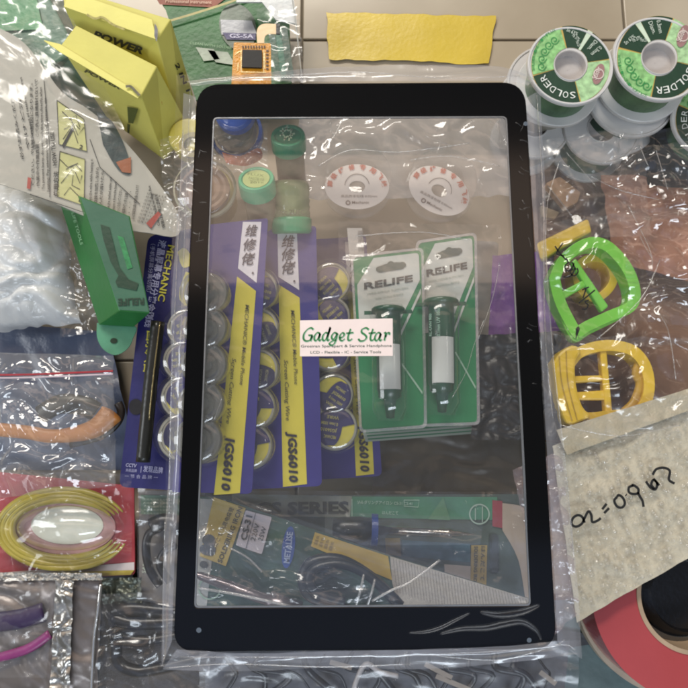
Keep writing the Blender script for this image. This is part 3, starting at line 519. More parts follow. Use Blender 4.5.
def jgs(label, T, z, strip, tins, blister, white=True, name='wire_card'):
    t = thing(name, label, 'blister card', ((T[0][0] + T[2][0]) / 2, (T[0][1] + T[2][1]) / 2, z - .004), 'purple cards of round wire tins')
    part('card', prism(rpoly(T, [3, 3, 6, 2]), z, .0012), PUR, t)
    (a, b_, c_, d_) = strip                        # strip quad: tl, tr, br, bl
    Q = quad(strip); wv = .285
    part('yellow_strip', flat([Q(0, .20), Q(1, .255), c_, d_], z, .0003), YEL, t)
    part('white_strip', flat([a, b_, Q(1, .225), Q(0, .17)], z, .0003), CW, t)
    mb = MB()
    def q2(u, v): return Q(u, v)
    for k, ch in enumerate('维修佬'):
        v0 = .052 + .052 * k; p0 = Q(.2, v0 + .0); p1 = Q(.88, v0 + .0)
        text(ch, p0, p1, abs(p1[0] - p0[0]) * .84, z, .0008, .012, .25, mb, cap=.85)
    p = Q(.78, .19); mb.add([W(x, y, z, .0008) for x, y in circ(p[0], p[1], 1.1, n=10)], [tuple(range(10))]); part('lettering', mb, mat('22213c', .5), t)
    mb = MB()
    text('MECHANIC® Mobile Phone', Q(.56, .305), Q(.62, .60), 4.0, z, .0008, .004, .15, mb); text('Screen Cutting Wire', Q(.18, .50), Q(.2, .74), 4.2, z, .0008, .004, .2, mb); part('lettering', mb, mat('55502a', .5), t)
    mb = MB(); text('JGS6010', Q(.28, .785), Q(.28, .985), 8.6, z, .0008, .045, .12, mb, sp=1.1); part('lettering', mb, mat('24202e', .5), t)
    for x, y, r_, an, kd in tins: tin(x, y, r_, z + .008, an, t, kd)
    mb = MB()
    for x, y, r_, an, kd in tins: m_ = MPP(z + .01, x, y); lathe(W(x, y, z + .0005), (0, 0, 1), [(r_ * 1.16 * m_, 0), (r_ * 1.12 * m_, .0085), (r_ * 1.02 * m_, .0105), (r_ * .6 * m_, .0110), (0.0001, .0111)], 30, mb)
    part('blister', mb, BLIST, t, smooth=True)
    return t
rd = random.Random(3)
jgs('purple JGS6010 card in the middle, its top tucked under the green jar', [(262, 228), (316, 226), (322, 486), (236, 490)], -.034, [(277.5, 234), (297, 234), (307, 484), (283, 487)],
    [(258, 292, 21, .3, 0), (259, 330, 21, 1.2, 1), (258, 371, 22, 1.7, 1), (254, 408, 23, 3.5, 0), (250, 446, 24, 3.3, 0)], None)
jgs('purple JGS6010 card on the right with five labelled tins, partly under the syringe packs', [(304, 240), (366, 236), (382, 476), (311, 480)], -.052, [(345, 242), (362, 242), (374, 474), (356, 476)],
    [(331, 284, 20, 2.4, 0), (330, 318, 21, 5.6, 0), (330, 352, 21, 4.6, 0), (333, 395, 21, 6.9, 0), (335, 428, 23, 3.3, 0)], None)
jgs('purple JGS6010 card on the left with five plain grey tins under the panel edge', [(196, 226), (268, 218), (252, 494), (172, 492)], -.019, [(243, 222), (261.5, 222), (240, 493), (214, 495)],
    [(208, 296, 22, 0, 2), (207, 330, 22, 0, 2), (206, 366, 23, 0, 2), (203, 404, 23, 0, 2), (200, 440, 24, 0, 2)], None)
# the plain purple card with black rod, and yellow lettering
t = thing('wire_card', 'blue purple card lettered MECHANIC in yellow with a black rod, outside the panel at left', 'blister card', (160, 360, -.05), 'purple cards of round wire tins')
z = -.040
part('card', prism(rpoly([(148, 236), (206, 226), (200, 492), (119, 487)], [8, 3, 3, 8]), z, .0012), mat('26265f', .4, .08, 60, .1), t)
mb = MB(); text('液晶屏幕专用分离金刚线', (160, 240), (145, 327), 7.6, z, .0005, .02, 0, mb, cap=.9); text('（手机屏幕分离切割）', (151.5, 244), (147, 292), 4.6, z, .0005, 0, 0, mb, cap=.9)
text('CCTV', (126, 466.5), (137, 467.5), 3.6, z, .0005, .02, .2, mb); text('央视品牌', (126, 471.4), (137, 472.2), 2.6, z, .0005, 0, 0, mb); text('| 发现品牌', (141, 471), (163, 473), 5, z, .0005, .01, 0, mb); text('一 节 合 品 牌 一', (125, 477.5), (158, 479), 3, z, .0005, 0, 0, mb); part('lettering', mb, mat('a9a9c8', .5), t)
mb = MB(); text('MECHANIC', (168.5, 245), (158, 301), 7, z, .0005, .02, 0, mb); text('回水八日一', (148, 331), (143, 384), 7.6, z, .0005, .03, 0, mb, cap=.9); part('lettering', mb, mat('c6bd45', .5), t)
mb = MB(); flat(smoothpath([(178, 252), (184, 248), (190, 254), (192, 264), (184, 268), (180, 262)], 3), z, .0004, mb); flat(smoothpath([(186, 272), (191, 276), (192, 298), (188, 306), (180, 300), (180, 288)], 3), z, .0005, mb); part('yellow_emblem', mb, mat('c2b848', .5), t)
mb = MB(); ptube([(158, 322, -.030), (152, 370, -.030), (147, 420, -.030), (143, 462, -.031)], .0034, 12, 5, mb); part('black_rod', mb, mat('23231f', .3, .1), t, smooth=True)
mb = MB(); ptube([(160, 322, -.0272), (154, 372, -.0272), (149, 420, -.0272)], .0004, 6, 5, mb); part('rod_gleam', mb, mat('9a8a62', .2, metal=.7), t, smooth=True)  # highlight along the rod, built as a thin pale metallic strip
mb = MB(); flat(circ(136, 407, 7, 8, n=20), z, .0004, mb); part('hanging_hole', mb, mat('17161d', .7), t)
for x, y, r_, an, kd in ((189, 330, 20, 2.6, 0), (186, 362, 21, 3.0, 0), (185, 398, 22, 4.2, 0), (184, 437, 24, 4.0, 1)): tin(x, y, r_, z + .008, an, t, kd)
mb = MB()
for x, y, r_ in ((189, 330, 20), (186, 362, 21), (185, 398, 22), (184, 437, 24)): m_ = MPP(z + .01, x, y); lathe(W(x, y, z + .0005), (0, 0, 1), [(r_ * 1.16 * m_, 0), (r_ * 1.12 * m_, .0085), (r_ * 1.02 * m_, .0105), (r_ * .6 * m_, .0110), (0.0001, .0111)], 30, mb)
part('blister', mb, BLIST, t, smooth=True)
# ================================================================== jars and tape under the glass, top left of the window
def jar(name, label, x, y, ztop, lid_r, lid_h, body_r, body_h, lidm, bodym, tilt=(0, 0), top=None, group='round pots under the glass'):
    m_ = MPP(ztop, x, y); ax = Vector((tilt[0], tilt[1], 1)).normalized(); tp = W(x, y, ztop); R = lid_r * m_; r = body_r * m_
    t = thing(name, label, 'jar', tp - ax * (lid_h + body_h), group)
    part('body', lathe(tp - ax * (lid_h + body_h), ax, [(0, 0), (r * .96, 0), (r, .002), (r, body_h * .9), (r * .94, body_h)]), bodym, t, smooth=True)
    mb = lathe(tp - ax * lid_h, ax, [(0, 0), (R, 0), (R, lid_h * .82), (R * .95, lid_h), (R * .80, lid_h), (R * .76, lid_h - .0008), (0, lid_h - .0008)], 48)
    part('lid', mb, lidm, t, bevel=.0002)
    return t, tp, ax, m_
JG = mat('3f9a6c', .35, .06, 60, .08); JG2 = mat('55b083', .35, .06, 60, .08)
def cap_label(t, tp, ax, R, m):
    return part('paper_label', lathe(tp - ax * .0008, ax, [(R, .0002), (R, .0004), (0, .0004)], 30), m, t)
t, tp, ax, m_ = jar('flux_jar', 'green lidded jar with a silver embossed top, nearest the panel top edge', 288, 135, -.010, 17.5, .008, 15, .030, mat('2b7f5a', .3, .08), mat('5f5f4a', .2, .3), (.0, .45))
mb = MB()
for k in range(7): a = k * .9; stroke([(287 + 8 * math.cos(a), 134 + 6 * math.sin(a)), (287 + 4 * math.cos(a + .6), 134 + 3 * math.sin(a + .6)), (287 + 6 * math.cos(a + 1.2), 134 + 8 * math.sin(a + 1.2))], 1.5, -.0100, .0006, mb)
part('embossed_swirl', mb, mat('a9c0a0', .25, .2, metal=.4), t)
t, tp, ax, m_ = jar('flux_jar', 'light green lidded jar with a yellow paper circle on its lid', 256, 178, -.012, 18.5, .009, 16, .028, JG2, mat('8a7f68', .25, .2), (-.03, .5))
cap_label(t, tp, ax, 13.5 * m_, mat('b5c27c', .5, .08))
mb = MB()
for k in range(3): text(['FLUX', 'PASTE 10', '2018'][k], (248 + k, 176 + k * 4), (264, 178 + k * 4), 2.6, -.012, .0012, .0, 0, mb)
part('lettering', mb, mat('6b7a3c', .5), t)
t = thing('flux_jar', 'clear ribbed jar turned over on its green cap, touching the wire cards', 'jar', (291, 230, -.06), 'round pots under the glass')
ax = (W(291, 180, -.030) - W(292, 222, -.036)).normalized(); b0 = W(292, 234, -.036); L = (W(291, 180, -.030) - b0).length; m_ = MPP(-.035)
R = 20 * m_
part('body', lathe(b0 + ax * L * .30, ax, [(0, 0), (R * .96, 0), (R * .96, L * .10), (R * .92, L * .13), (R * .96, L * .18), (R * .92, L * .24), (R * .96, L * .30), (R * .92, L * .36), (R * .96, L * .42), (R * .95, L * .58), (R * .85, L * .66), (0, L * .67)], 40), mat('7d8a62', .15, .15), t, smooth=True)
part('cap', lathe(b0, ax, [(0, 0), (R * .94, 0), (R * 1.03, .001), (R * 1.03, L * .26), (R * .97, L * .30), (0, L * .30)], 40), JG, t, smooth=False, bevel=.0003)
mb = MB(); pl = P3((275, 212, -.0245), (308, 212, -.0245), (291, 185, -.020)); text('10cc 2UFC', (276, 214.5), (306, 214.5), 5, pl, .0035, .03, 0, mb); part('lettering', mb, mat('565a3a', .5), t)
t = thing('tape_roll', 'blue ringed tape roll in a clear bag at window top left', 'tape', (236, 140, -.05), 'round pots under the glass')
BL = mat('2a55b0', .35, .08)
part('ring', lathe(W(237, 135, -.045), (0, -.15, 1), [(25 * m_, 0), (29 * m_, 0), (29 * m_, .006), (26 * m_, .008), (25 * m_, 0)], 48), BL, t, smooth=False)
part('core', lathe(W(236, 133, -.036), (0, -.2, 1), [(0, 0), (22 * m_, 0), (22 * m_, .012), (20 * m_, .013), (0, .013)], 48), mat('6d6353', .3, .25, 200), t)
part('blue_cap', lathe(W(236, 116, -.022), (0, -.15, 1), [(0, 0), (20 * m_, 0), (20 * m_, .006), (17 * m_, .0075), (0, .0075)], 48), BL, t, bevel=.0003)
mb = MB(); flat(smoothpath([(222, 152), (240, 156), (258, 148), (262, 158), (246, 166), (226, 163)], 4), -.030, .0, mb); part('orange_print', mb, mat('b0603f', .4, .3, 300), t)
part('wrap', sheet([(208, 110), (268, 112), (268, 170), (205, 178)], -.014, 30, 30, .0028, .05, 82), BAG, t, smooth=True)
t = thing('lidded_tub', 'clear round tub with pale yellow base, left below the blue ring', 'tub', (205, 195, -.06), 'round pots under the glass')
part('base', lathe(W(214, 205, -.055), (0, 0, 1), [(0, 0), (26 * m_, 0), (28 * m_, .018), (26 * m_, .020), (0, .020)], 48), mat('b8ab68', .35, .1), t)
part('clear_lid', lathe(W(206, 191, -.026), (0, 0, 1), [(31 * m_, 0), (32 * m_, .002), (29 * m_, .005), (28 * m_, .0055), (0, .006)], 48), BLIST, t, smooth=True)
part('lid_rim', lathe(W(206, 191, -.025), (0, 0, 1), [(29.5 * m_, 0), (31.5 * m_, .001), (31.5 * m_, .003), (29.5 * m_, .004), (29.5 * m_, 0)], 48), mat('a8a48c', .25), t)
part('wound_wire', lathe(W(206, 191, -.030), (0, 0, 1), [(8 * m_, 0), (25 * m_, 0), (25 * m_, .003), (22 * m_, .0035), (19 * m_, .003), (16 * m_, .0037), (12 * m_, .003), (8 * m_, .0035), (8 * m_, 0)], 48), mat('96785f', .35, .2), t)
t = thing('lidded_tub', 'small yellow rimmed tub peeking out left of the panel corner', 'tub', (190, 148, -.06), 'round pots under the glass')
part('base', lathe(W(193, 147, -.045), (0, 0, 1), [(0, 0), (19 * m_, 0), (20 * m_, .012), (18 * m_, .013), (0, .013)], 40), mat('cdbf52', .35, .08), t)
part('inner_ring', lathe(W(193, 146, -.031), (0, 0, 1), [(9 * m_, 0), (14 * m_, 0), (14 * m_, .0015), (9 * m_, .0015), (9 * m_, 0)], 40), mat('9b8f52', .3), t)
t = single('clear_pouch', 'clear crinkled pouch between the leaflet and the panel left edge', 'pouch', sheet([(160, 140), (202, 130), (204, 236), (168, 232)], -.022, 22, 40, .003, .05, 83), BAG, smooth=True)

single('clear_pouch', 'added greyish film for the milky reflection across the window top behind the ring labels', 'pouch', sheet([(300, 100), (520, 96), (528, 196), (296, 200)], -.046, 70, 50, .0026, .03, 84, jag=3), film('grey_haze', haze=2.2, hazecol=(.40, .38, .37), refl=.08, rough=.10, bump=.6, bs=80), smooth=True)  # added sheet; its grey haze colour stands in for a milky reflection
mb = MB(); rd = random.Random(8)
# ================================================================== two clear spools with ring labels
for (x, y, an, lb) in ((357, 187, 0, 'white ring label with red characters on a clear spool, the left of two'), (439, 191, 28, 'white ring label turned clockwise on a clear spool, the right of two')):
    t = thing('wire_spool', lb, 'spool', (x, y, -.06), 'clear spools with white ring labels')
    z = -.034; m_ = MPP(z, x, y)
    part('spool_body', lathe(W(x, y, z - .016), (0, 0, 1), [(0, 0), (36 * m_, 0), (36 * m_, .002), (33 * m_, .0025), (22 * m_, .003), (22 * m_, .013), (33 * m_, .0135), (34 * m_, .0155), (0, .0155)], 48), film('spool', haze=.16, hazecol=(.55, .50, .44), refl=.06, rough=.12, edge=.5, bump=0), t, smooth=False)
    o = circ(x, y, 32, 22.5, an, 60); i = circ(x, y, 8, 5.8, an, 60)
    lbp = part('ring_label', ringslab(o, i, z, .0003, .0004), mat('ddd2c8', .5, .04), t)
    mb = MB()
    for k, ch in enumerate('高级维修专用飞线'):
        a = math.radians(188 + k * 23.5); rx, ry = 25, 17.2; px, py = rot((x + rx * math.cos(a), y + ry * math.sin(a)), (x, y), math.radians(an)); a2 = a + math.pi / 2 + math.radians(an)
        tx, ty = math.cos(a2), math.sin(a2); text(ch, (px - tx * 3.1, py - ty * 3.1), (px + tx * 3.1, py + ty * 3.1), 5.0, z, .0009, .03, 0, mb, cap=.85)
    part('red_lettering', mb, mat('c4705c', .5), lbp)
    mb = MB(); R_ = lambda p: rot(p, (x, y), math.radians(an))
    text('高品质漆包线 0.02mm', R_((x - 16, y + 11)), R_((x + 20, y + 11)), 2.2, z, .0009, 0, 0, mb); text('Mechanic', R_((x - 5, y + 17.5)), R_((x + 12, y + 17.5)), 2.8, z, .0009, .01, 0, mb)
    c0 = R_((x - 9, y + 16.5)); sector(c0[0], c0[1], 1.4, 2.5, 0, 360, z, .0009, mb, 16); sector(x, y, 12, 12.6, 185 + an, 350 + an, z, .0008, mb, 20); part('lettering', mb, mat('7d6f68', .5), lbp)

# clear pouch with white strip, between spools and syringe packs
t = thing('clear_pouch', 'clear pouch with a pale paper strip lying above the syringe packs', 'pouch', (355, 250, -.05))
part('paper_strip', prism([(347, 228), (362, 228), (365, 262), (350, 262)], -.034, .0003), mat('b9b2aa', .5), t)
mb = MB(); text('维修佬', (358, 231), (359, 252), 6, -.034, .0006, .01, 0, mb, cap=.9); part('lettering', mb, mat('77726e', .6), t)
part('bag_film', sheet([(338, 222), (500, 226), (505, 300), (340, 300)], -.030, 60, 30, .0022, .03, 85), film('hz', haze=.12, hazecol=(.6, .56, .52), refl=.06, rough=.12, bump=.7, bs=80), t, smooth=True)
t = thing('clear_packet', 'blank translucent white packet behind the right green syringe pack', 'packet', (488, 340, -.06))
part('sleeve', prism(rpoly([(462, 240), (499, 242), (490, 350), (480, 425), (468, 425)], [4, 5, 0, 3, 3]), -.052, .0015), mat('a19c93', .4, .06), t)

# ================================================================== green syringe packs
SG = mat('2f7f52', .4, .07, 60, .1); SG2 = mat('2a6f4c', .3, .08)
def syringe_pack(label, q, z, sy, lift=0, n=1):
    t = thing('syringe_pack', label, 'blister card', (q[2][0], q[2][1], z - .006), 'green and white syringe packs')
    Q = quad(q); card = rpoly(q, [5, 5, 2, 2])
    part('card', prism(card, z, .0010), SG, t)
    ww = [Q(.06, .03), Q(.94, .03), Q(.95, .16), Q(.36, .47), Q(.03, .56), Q(.03, .10)]
    part('white_panel', flat(rpoly([Q(.30, .015), Q(.965, .015), Q(.975, .17), Q(.50, .50), Q(.04, .50), Q(.04, .16)], [0, 4, 0, 0, 0, 0]), z, .0003), mat('c6c8c0', .4, .04), t)
    part('slant_line', flat([Q(.985, .22), Q(.985, .25), Q(.60, .53), Q(.56, .53)], z, .0005), mat('c6c8c0', .4, .04), t)
    part('slant_line', flat([Q(.62, .62), Q(.64, .615), Q(.985, .81), Q(.98, .825)], z, .0005), mat('9dbda5', .4, .04), t)
    mb = MB(); c = Q(.55, .078); a = Q(.38, .085); b_ = Q(.72, .075)
    flat(circ(a[0], a[1], 3.6, 3, n=16), z, .0007, mb); flat(circ(b_[0], b_[1], 3.6, 3, n=16), z, .00072, mb); flat(rpoly([Q(.36, .070), Q(.48, .058), Q(.62, .055), Q(.74, .062), Q(.74, .098), Q(.36, .104)], 2), z, .00068, mb); flat(circ(c[0], c[1] - 1.5, 4, 4, n=16), z, .00074, mb); part('hanging_slot', mb, mat('4f5a50', .7), t)
    mb = MB(); text('RELIFE', Q(.14, .190), Q(.88, .175), 6.6, z, .0007, .03, .08, mb)
    part('lettering', mb, mat('2b3130', .5), t)
    mb = MB(); text('WIRE-REPAIR SUPPLIERS', Q(.18, .225), Q(.80, .215), 2, z, .0007, 0, 0, mb); text('Solder UV Mask 维修绿油', Q(.30, .255), Q(.72, .248), 2, z, .0007, 0, 0, mb); part('lettering', mb, mat('97a096', .5), t)
    # syringe: flange, barrel, plunger, label
    (x0, y0, x1, y1, r) = sy; zz = z + .007; m_ = MPP(zz, x0, y0); A = W(x0, y0, zz); B = W(x1, y1, zz); ax = (B - A).normalized(); L = (B - A).length; R = r * m_
    s = part('syringe', lathe(A, ax, [(0, 0), (R * 1.25, 0), (R * 1.35, .0006), (R * 1.35, .0022), (R * .98, .003), (R, L * .16), (R, L * .86), (R * .92, L * .88), (R * .92, L * .93), (R * .5, L * .96), (R * .32, L * 1.14), (0, L * 1.15)], 28), mat('1d5038', .3, .2, coat=.3), t, smooth=True)
    part('finger_flange', prism([(x0 - r * 1.9, y0 + 3), (x0 + r * 1.9, y0 + 1.5), (x0 + r * 2, y0 + 5), (x0 - r * 1.9, y0 + 6.5)], zz, .001), mat('2c5c46', .3, coat=.2), s)
    u = (x1 - x0), (y1 - y0); P = lambda f, g_: (x0 + u[0] * f - u[1] / math.hypot(*u) * g_ * r, y0 + u[1] * f + u[0] / math.hypot(*u) * g_ * r)
    mbl = MB(); vs = []; fs = []; nn = 12; e1 = ax.cross(Vector((0, 0, 1))).normalized(); e2 = e1.cross(ax).normalized()
    for j, f in enumerate((.40, .86)):
        for k in range(nn + 1): an = math.radians(38 + 104 * k / nn); vs.append(A + ax * L * f + (e1 * math.cos(an) + e2 * math.sin(an)) * (R + .0002))
    for k in range(nn): fs.append((k, k + 1, nn + 2 + k, nn + 1 + k))
    part('paper_label', mbl.add(vs, fs), mat('cfd2cc', .4, .04), s, smooth=True)
    mb = MB()
    for f in (.52, .635, .75):
        for k in range(16):
            uu, vv = (k % 4) * .22 - .44, (k // 4) * .022 - .044
            if (k * 7 + int(f * 100)) % 5 < 3: flat([P(f + vv, -uu), P(f + vv, -uu - .2), P(f + vv + .02, -uu - .2), P(f + vv + .02, -uu)], zz + R, .0005, mb)
    mb = MB(); text('0.1mm UV 10cc', P(.37, .1), P(.08, .1), 3.6, zz + R, .0003, .02, 0, mb); text('RL-UVH 900', P(.37, .75), P(.14, .75), 2.6, zz + R * .8, .0006, .02, 0, mb); part('lettering', mb, mat('9ec4ae', .4), s)
    
    # clear blister over the syringe
    mb = MB(); vs = []; fs = []; K = 20; J = 10
    for j in range(J + 1):
        f = -.05 + 1.22 * j / J; wd = (1.55 if j < 2 else 1.4) * (1 if 0 < j < J else .7)
        for k in range(K + 1): an = math.pi * k / K; vs.append(Vector(A + ax * L * f + e1 * math.cos(an) * R * wd + e2 * (math.sin(an) * R * 1.3 * (1 if 0 < j < J else .2))) )
    for j in range(J):
        for k in range(K): a_ = j * (K + 1) + k; fs.append((a_, a_ + 1, a_ + K + 2, a_ + K + 1))
    part('blister', mb.add(vs, fs), BLIST, t, smooth=True)
    # clear sealed edge round the card
    o = rpoly([(q[0][0] - 2.5, q[0][1] - 2.5), (q[1][0] + 2.5, q[1][1] - 2.5), (q[2][0] + 3, q[2][1] + 3), (q[3][0] - 2.5, q[3][1] + 3)], 6); i = rpoly(q, 5)
    part('clear_rim', ringslab(o, i, z, .0006, .0005), film('rim', haze=.22, refl=.1, rough=.15, bump=.2, bs=300), t)
    return t
for k in range(3):
    q = [(424 + k, 244 + k), (473, 236 + k), (476 + k * .6, 424 + k * 3), (372, 430 + k * 3)]
    t = thing('backing_card', ['pale edge of the upper card stacked under the syringe packs', 'pale edge of the middle card stacked under the syringe packs', 'pale edge of the lowest card stacked under the syringe packs'][k], 'card', (420, 430 + 3 * k, -.05 - k * .003), 'cards stacked under the syringe packs')
    part('card', prism(rpoly([(366 + k, 300), (474, 290), (477 + k * .5, 426.5 + k * 3.4), (363 + k, 435.5 + k * 3.2)], 2), -.044 - k * .003, .0008), mat('8f988c', .4, .06), t)
    part('card_face', flat([(368 + k, 300), (472, 290), (475 + k * .5, 424.5 + k * 3.4), (366 + k, 433.5 + k * 3.2)], -.044 - k * .003, .0003), SG2, t)
syringe_pack('green and white syringe pack, the right and upper of the two', [(418, 243.5), (474, 235), (477, 422), (421, 424)], -.036, (441, 300, 442, 398, 13))
syringe_pack('green and white syringe pack behind the shop label, the left of the two', [(353, 258), (421, 250), (424, 425), (362, 430)], -.032, (388, 308, 390, 404, 12.5))

# ================================================================== right part of the window: purple and black bags, brown bag
t = single('purple_packet', 'purple plastic packet half under the right edge of the black frame', 'packet', sheet([(492, 256), (552, 250), (560, 338), (488, 340)], -.045, 20, 24, .002, .05, 91), mat('6a3f80', .3, .2, 60, .3), smooth=True)
t = single('black_bag', 'glossy black bag under the frame beside the green syringe packs', 'bag', sheet([(478, 336), (560, 332), (560, 440), (470, 440)], -.040, 40, 50, .0035, .05, 92), mat('1e1d1f', .4, .3, 60, .1), smooth=True)
t = single('brown_pouch', 'dull brown translucent pouch below the syringe packs', 'pouch', sheet([(374, 426), (540, 418), (548, 500), (372, 500)], -.058, 60, 40, .0016, .03, 93), mat('3e3628', .35, .35, 45, .4, bs=120), smooth=True)
t = single('pink_pouch', 'pale pink crumpled pouch edge at the right side of the window', 'pouch', sheet([(512, 470), (560, 450), (578, 610), (548, 640)], -.035, 20, 44, .003, .05, 94), film('pk', haze=.28, hazecol=(.55, .40, .42), refl=.08, rough=.15, bump=.6, bs=120), smooth=True)

# ================================================================== soldering iron packs
t = thing('iron_pack', 'soldering iron pack lying level with its green header and bare steel barrel', 'blister pack', (380, 560, -.07), 'soldering iron packs')
z = -.052
part('card', prism(rpoly([(180, 496), (533, 494), (536, 612), (180, 614)], [2, 4, 6, 2]), z, .0012), mat('45524e', .5, .25, 60), t)
part('green_header', flat([(250, 496), (497, 497), (499, 520), (252, 516)], z, .0004), mat('4a8268', .4, .15), t)
part('dark_band', flat([(232, 494), (352, 496), (350, 517), (232, 516)], z, .0007), mat('8a9088', .5, .2), t)
mb = MB(); text('CS SERIES', (256, 514), (349, 513), 12, z, .0011, .04, 0, mb); part('lettering', mb, mat('2a3032', .5), t)
mb = MB(); text('ソルダリングアイロン CS-31 CS-41', (357, 503.5), (412, 505), 3, z, .0008, .01, 0, mb); text('はんだこて', (382, 514), (398, 514.5), 3, z, .0008, .01, 0, mb)
for q in ([(352, 499), (352, 516)], [(404, 500), (419, 500), (418, 507), (404, 506), (404, 500)]): stroke(q, .7, z, .0008, mb, sm=0)
part('lettering', mb, mat('a9c8b8', .5), t)
mb = MB(); flat([(428, 519), (443, 497), (450, 520)], z, .0009, mb); part('triangle_mark', mb, mat('5d8c6c', .5), t)
sector_mb = sector(479, 514, 9.0, 10.4, 0, 360, z, .001, None, 36); stroke([(475, 508), (475, 520)], 1, z, .001, sector_mb, sm=0); stroke([(482, 506), (482, 522)], 1, z, .001, sector_mb, sm=0); part('round_mark', sector_mb, mat('9fb5a8', .5), t)
part('red_edge', flat([(492, 500), (502, 501), (502, 528), (492, 526)], z, .0008), mat('8f3c48', .5), t)
part('pale_corner', flat(smoothpath([(502, 503), (524, 508), (530, 530), (531, 600), (526, 604), (518, 560), (502, 530)], 4), z, .0008), mat('a8998a', .5, .1), t)
mb = MB(); flat(rpoly([(489, 534), (498, 534), (498, 572), (489, 572)], 4), z, .0009, mb); part('hanging_slot', mb, mat('363e42', .6), t)
part('yellow_label', flat([(471, 545), (487, 545), (486, 590), (470, 587)], z, .0006), mat('9a8648', .5), t)
mb = MB(); text('SOLDERING IRON', (474, 546), (473, 585), 3.6, z, .001, .02, 0, mb); text('はんだこて', (481, 546), (480, 580), 3.6, z, .001, .01, 0, mb); part('lettering', mb, mat('4a4630', .5), t)
part('gold_block', flat([(385, 538), (400, 538), (401, 556), (386, 554)], z, .0006), mat('86743e', .5), t)
part('pale_label', flat([(444, 564), (471, 566), (470, 582), (445, 580)], z, .0006), mat('a49c98', .5), t)
part('blue_panel', flat([(402, 540), (470, 544), (470, 562), (402, 556)], z, .0004), mat('3c5d6a', .5, .3), t)
iron = thing('soldering_iron', 'soldering iron with blue collar and steel barrel inside the level pack', 'soldering iron', (400, 533, -.05))
A = W(332, 528, -.042); B = W(470, 534, -.042); ax = (B - A).normalized(); L = (B - A).length; m_ = MPP(-.042)
part('handle', lathe(A, ax, [(0, 0), (9 * m_, .0005), (11 * m_, L * .08), (12 * m_, L * .2), (11 * m_, L * .29), (0, L * .29)], 24), mat('1c2226', .3), iron, smooth=True)
part('collar', lathe(A + ax * L * .285, ax, [(0, 0), (15 * m_, 0), (15 * m_, L * .045), (0, L * .045)], 32), mat('23408a', .3), iron)
part('barrel', lathe(A + ax * L * .33, ax, [(0, 0), (4.4 * m_, 0), (4.4 * m_, L * .50), (4.8 * m_, L * .505), (4.8 * m_, L * .53), (3.4 * m_, L * .54), (2.0 * m_, L * .62), (.5 * m_, L * .70)], 24), mat('b9b4ae', .18, .05, metal=1), iron, smooth=True)
part('blister', prism([(325, 512), (465, 517), (482, 530), (480, 545), (325, 545)], -.038, .0004), BLIST, t)
part('wrap', sheet([(186, 490), (538, 492), (540, 614), (184, 614)], -.031, 70, 30, .0018, .03, 96), film('hz2', haze=.05, hazecol=(.7, .74, .78), refl=.08, rough=.12, bump=.7, bs=80), t, smooth=True)
# the slanting pack
t = thing('iron_pack', 'slanting soldering iron pack labelled CS-31 220V 25W with yellow end', 'blister pack', (260, 570, -.06), 'soldering iron packs')
z = -.036
part('card', prism(rpoly([(186, 496), (222, 498), (388, 555), (534, 600), (534, 622), (186, 622)], [2, 0, 0, 6, 3, 3]), z, .0012), mat('3b564c', .4, .4, 60), t)
part('pale_corner', flat([(188, 498), (226, 500), (212, 560), (206, 612), (188, 612)], z, .0003), mat('a2a4a2', .45, .06), t)
part('yellow_panel', flat([(214, 497), (246, 508), (226, 566), (200, 556)], z, .0006), mat('bfa85a', .45, .05), t)
mb = MB(); text('はんだこて 飞灵电烙铁', (213, 556), (234, 508), 4.2, z, .0009, .01, 0, mb, cap=.85); text('SOLDERING IRON', (222, 563), (243, 508), 5, z, .0009, .02, 0, mb); part('lettering', mb, mat('4f4b34', .5), t)
mb = MB(); flat(circ(209, 540, 6.5, 6, n=20), z, .0009, mb); flat(circ(205, 549, 5, 5, n=20), z, .00095, mb); flat(circ(212, 550, 4, 5, n=20), z, .0010, mb); flat(circ(204, 564, 4, 3.4, n=20), z, .001, mb); flat(rpoly([(206, 536), (216, 538), (212, 556), (203, 554)], 2), z, .0011, mb); part('hanging_slot', mb, mat('51565c', .6), t)
part('white_label', flat(rpoly([(246, 510), (272, 517), (262, 554), (236, 545)], 1.5), z, .0008), mat('c9c3cc', .4, .03), t)
mb = MB(); text('CS-31', (246.5, 540.5), (252.5, 516), 6.2, z, .0012, .03, 0, mb); stroke([(256, 513), (246, 549)], .6, z, .0012, mb, sm=0); part('lettering', mb, mat('33363e', .5), t)
mb = MB(); text('220V', (255, 541), (260, 524), 5, z, .0012, .01, 0, mb); text('25W', (262.5, 541), (267, 527.5), 5, z, .0012, .01, 0, mb); part('lettering', mb, mat('55585f', .5), t)
part('blue_oval', flat(circ(288.5, 547, 6.3, 21, 7, 40), z, .0008), mat('34519b', .4, .05), t)
mb = MB(); text('METALISE', (289.5, 563), (293, 532), 6, z, .0011, .03, 0, mb); part('lettering', mb, mat('a5b4d8', .4), t)
part('gold_panel', flat([(315, 532), (388, 556), (392, 580), (311, 546)], z, .0006), mat('bda24a', .4, .08), t)
mb = MB()
for k in range(4): text('溶接 0%', (317 + k * 4.8, 545 + k * 2), (319.5 + k * 4.8, 536 + k * 2), 3, z, .001, .0, 0, mb)
part('lettering', mb, mat('6d5b2c', .5), t)
part('mesh_panel', flat([(390, 556), (534, 600), (534, 612), (400, 612), (392, 582)], z, .0006), mat('b8b1a8', .5, .1, 700, .6, bs=2500), t)
mb = MB()
for k in range(46):
    x = 393 + k * 3; ya = 557 + (x - 390) * .306; stroke([(x, ya), (x + 4, min(611, ya + 34))], .35, z, .0009, mb, sm=0)
part('mesh_thread', mb, mat('7c7874', .6), t)
mb = MB(); ptube([(400, 606, -.030), (372, 578, -.029), (340, 560, -.029), (312, 562, -.029), (303, 578, -.029), (310, 596, -.029), (340, 608, -.030), (380, 616, -.030)], .0026, 10, 7, mb)
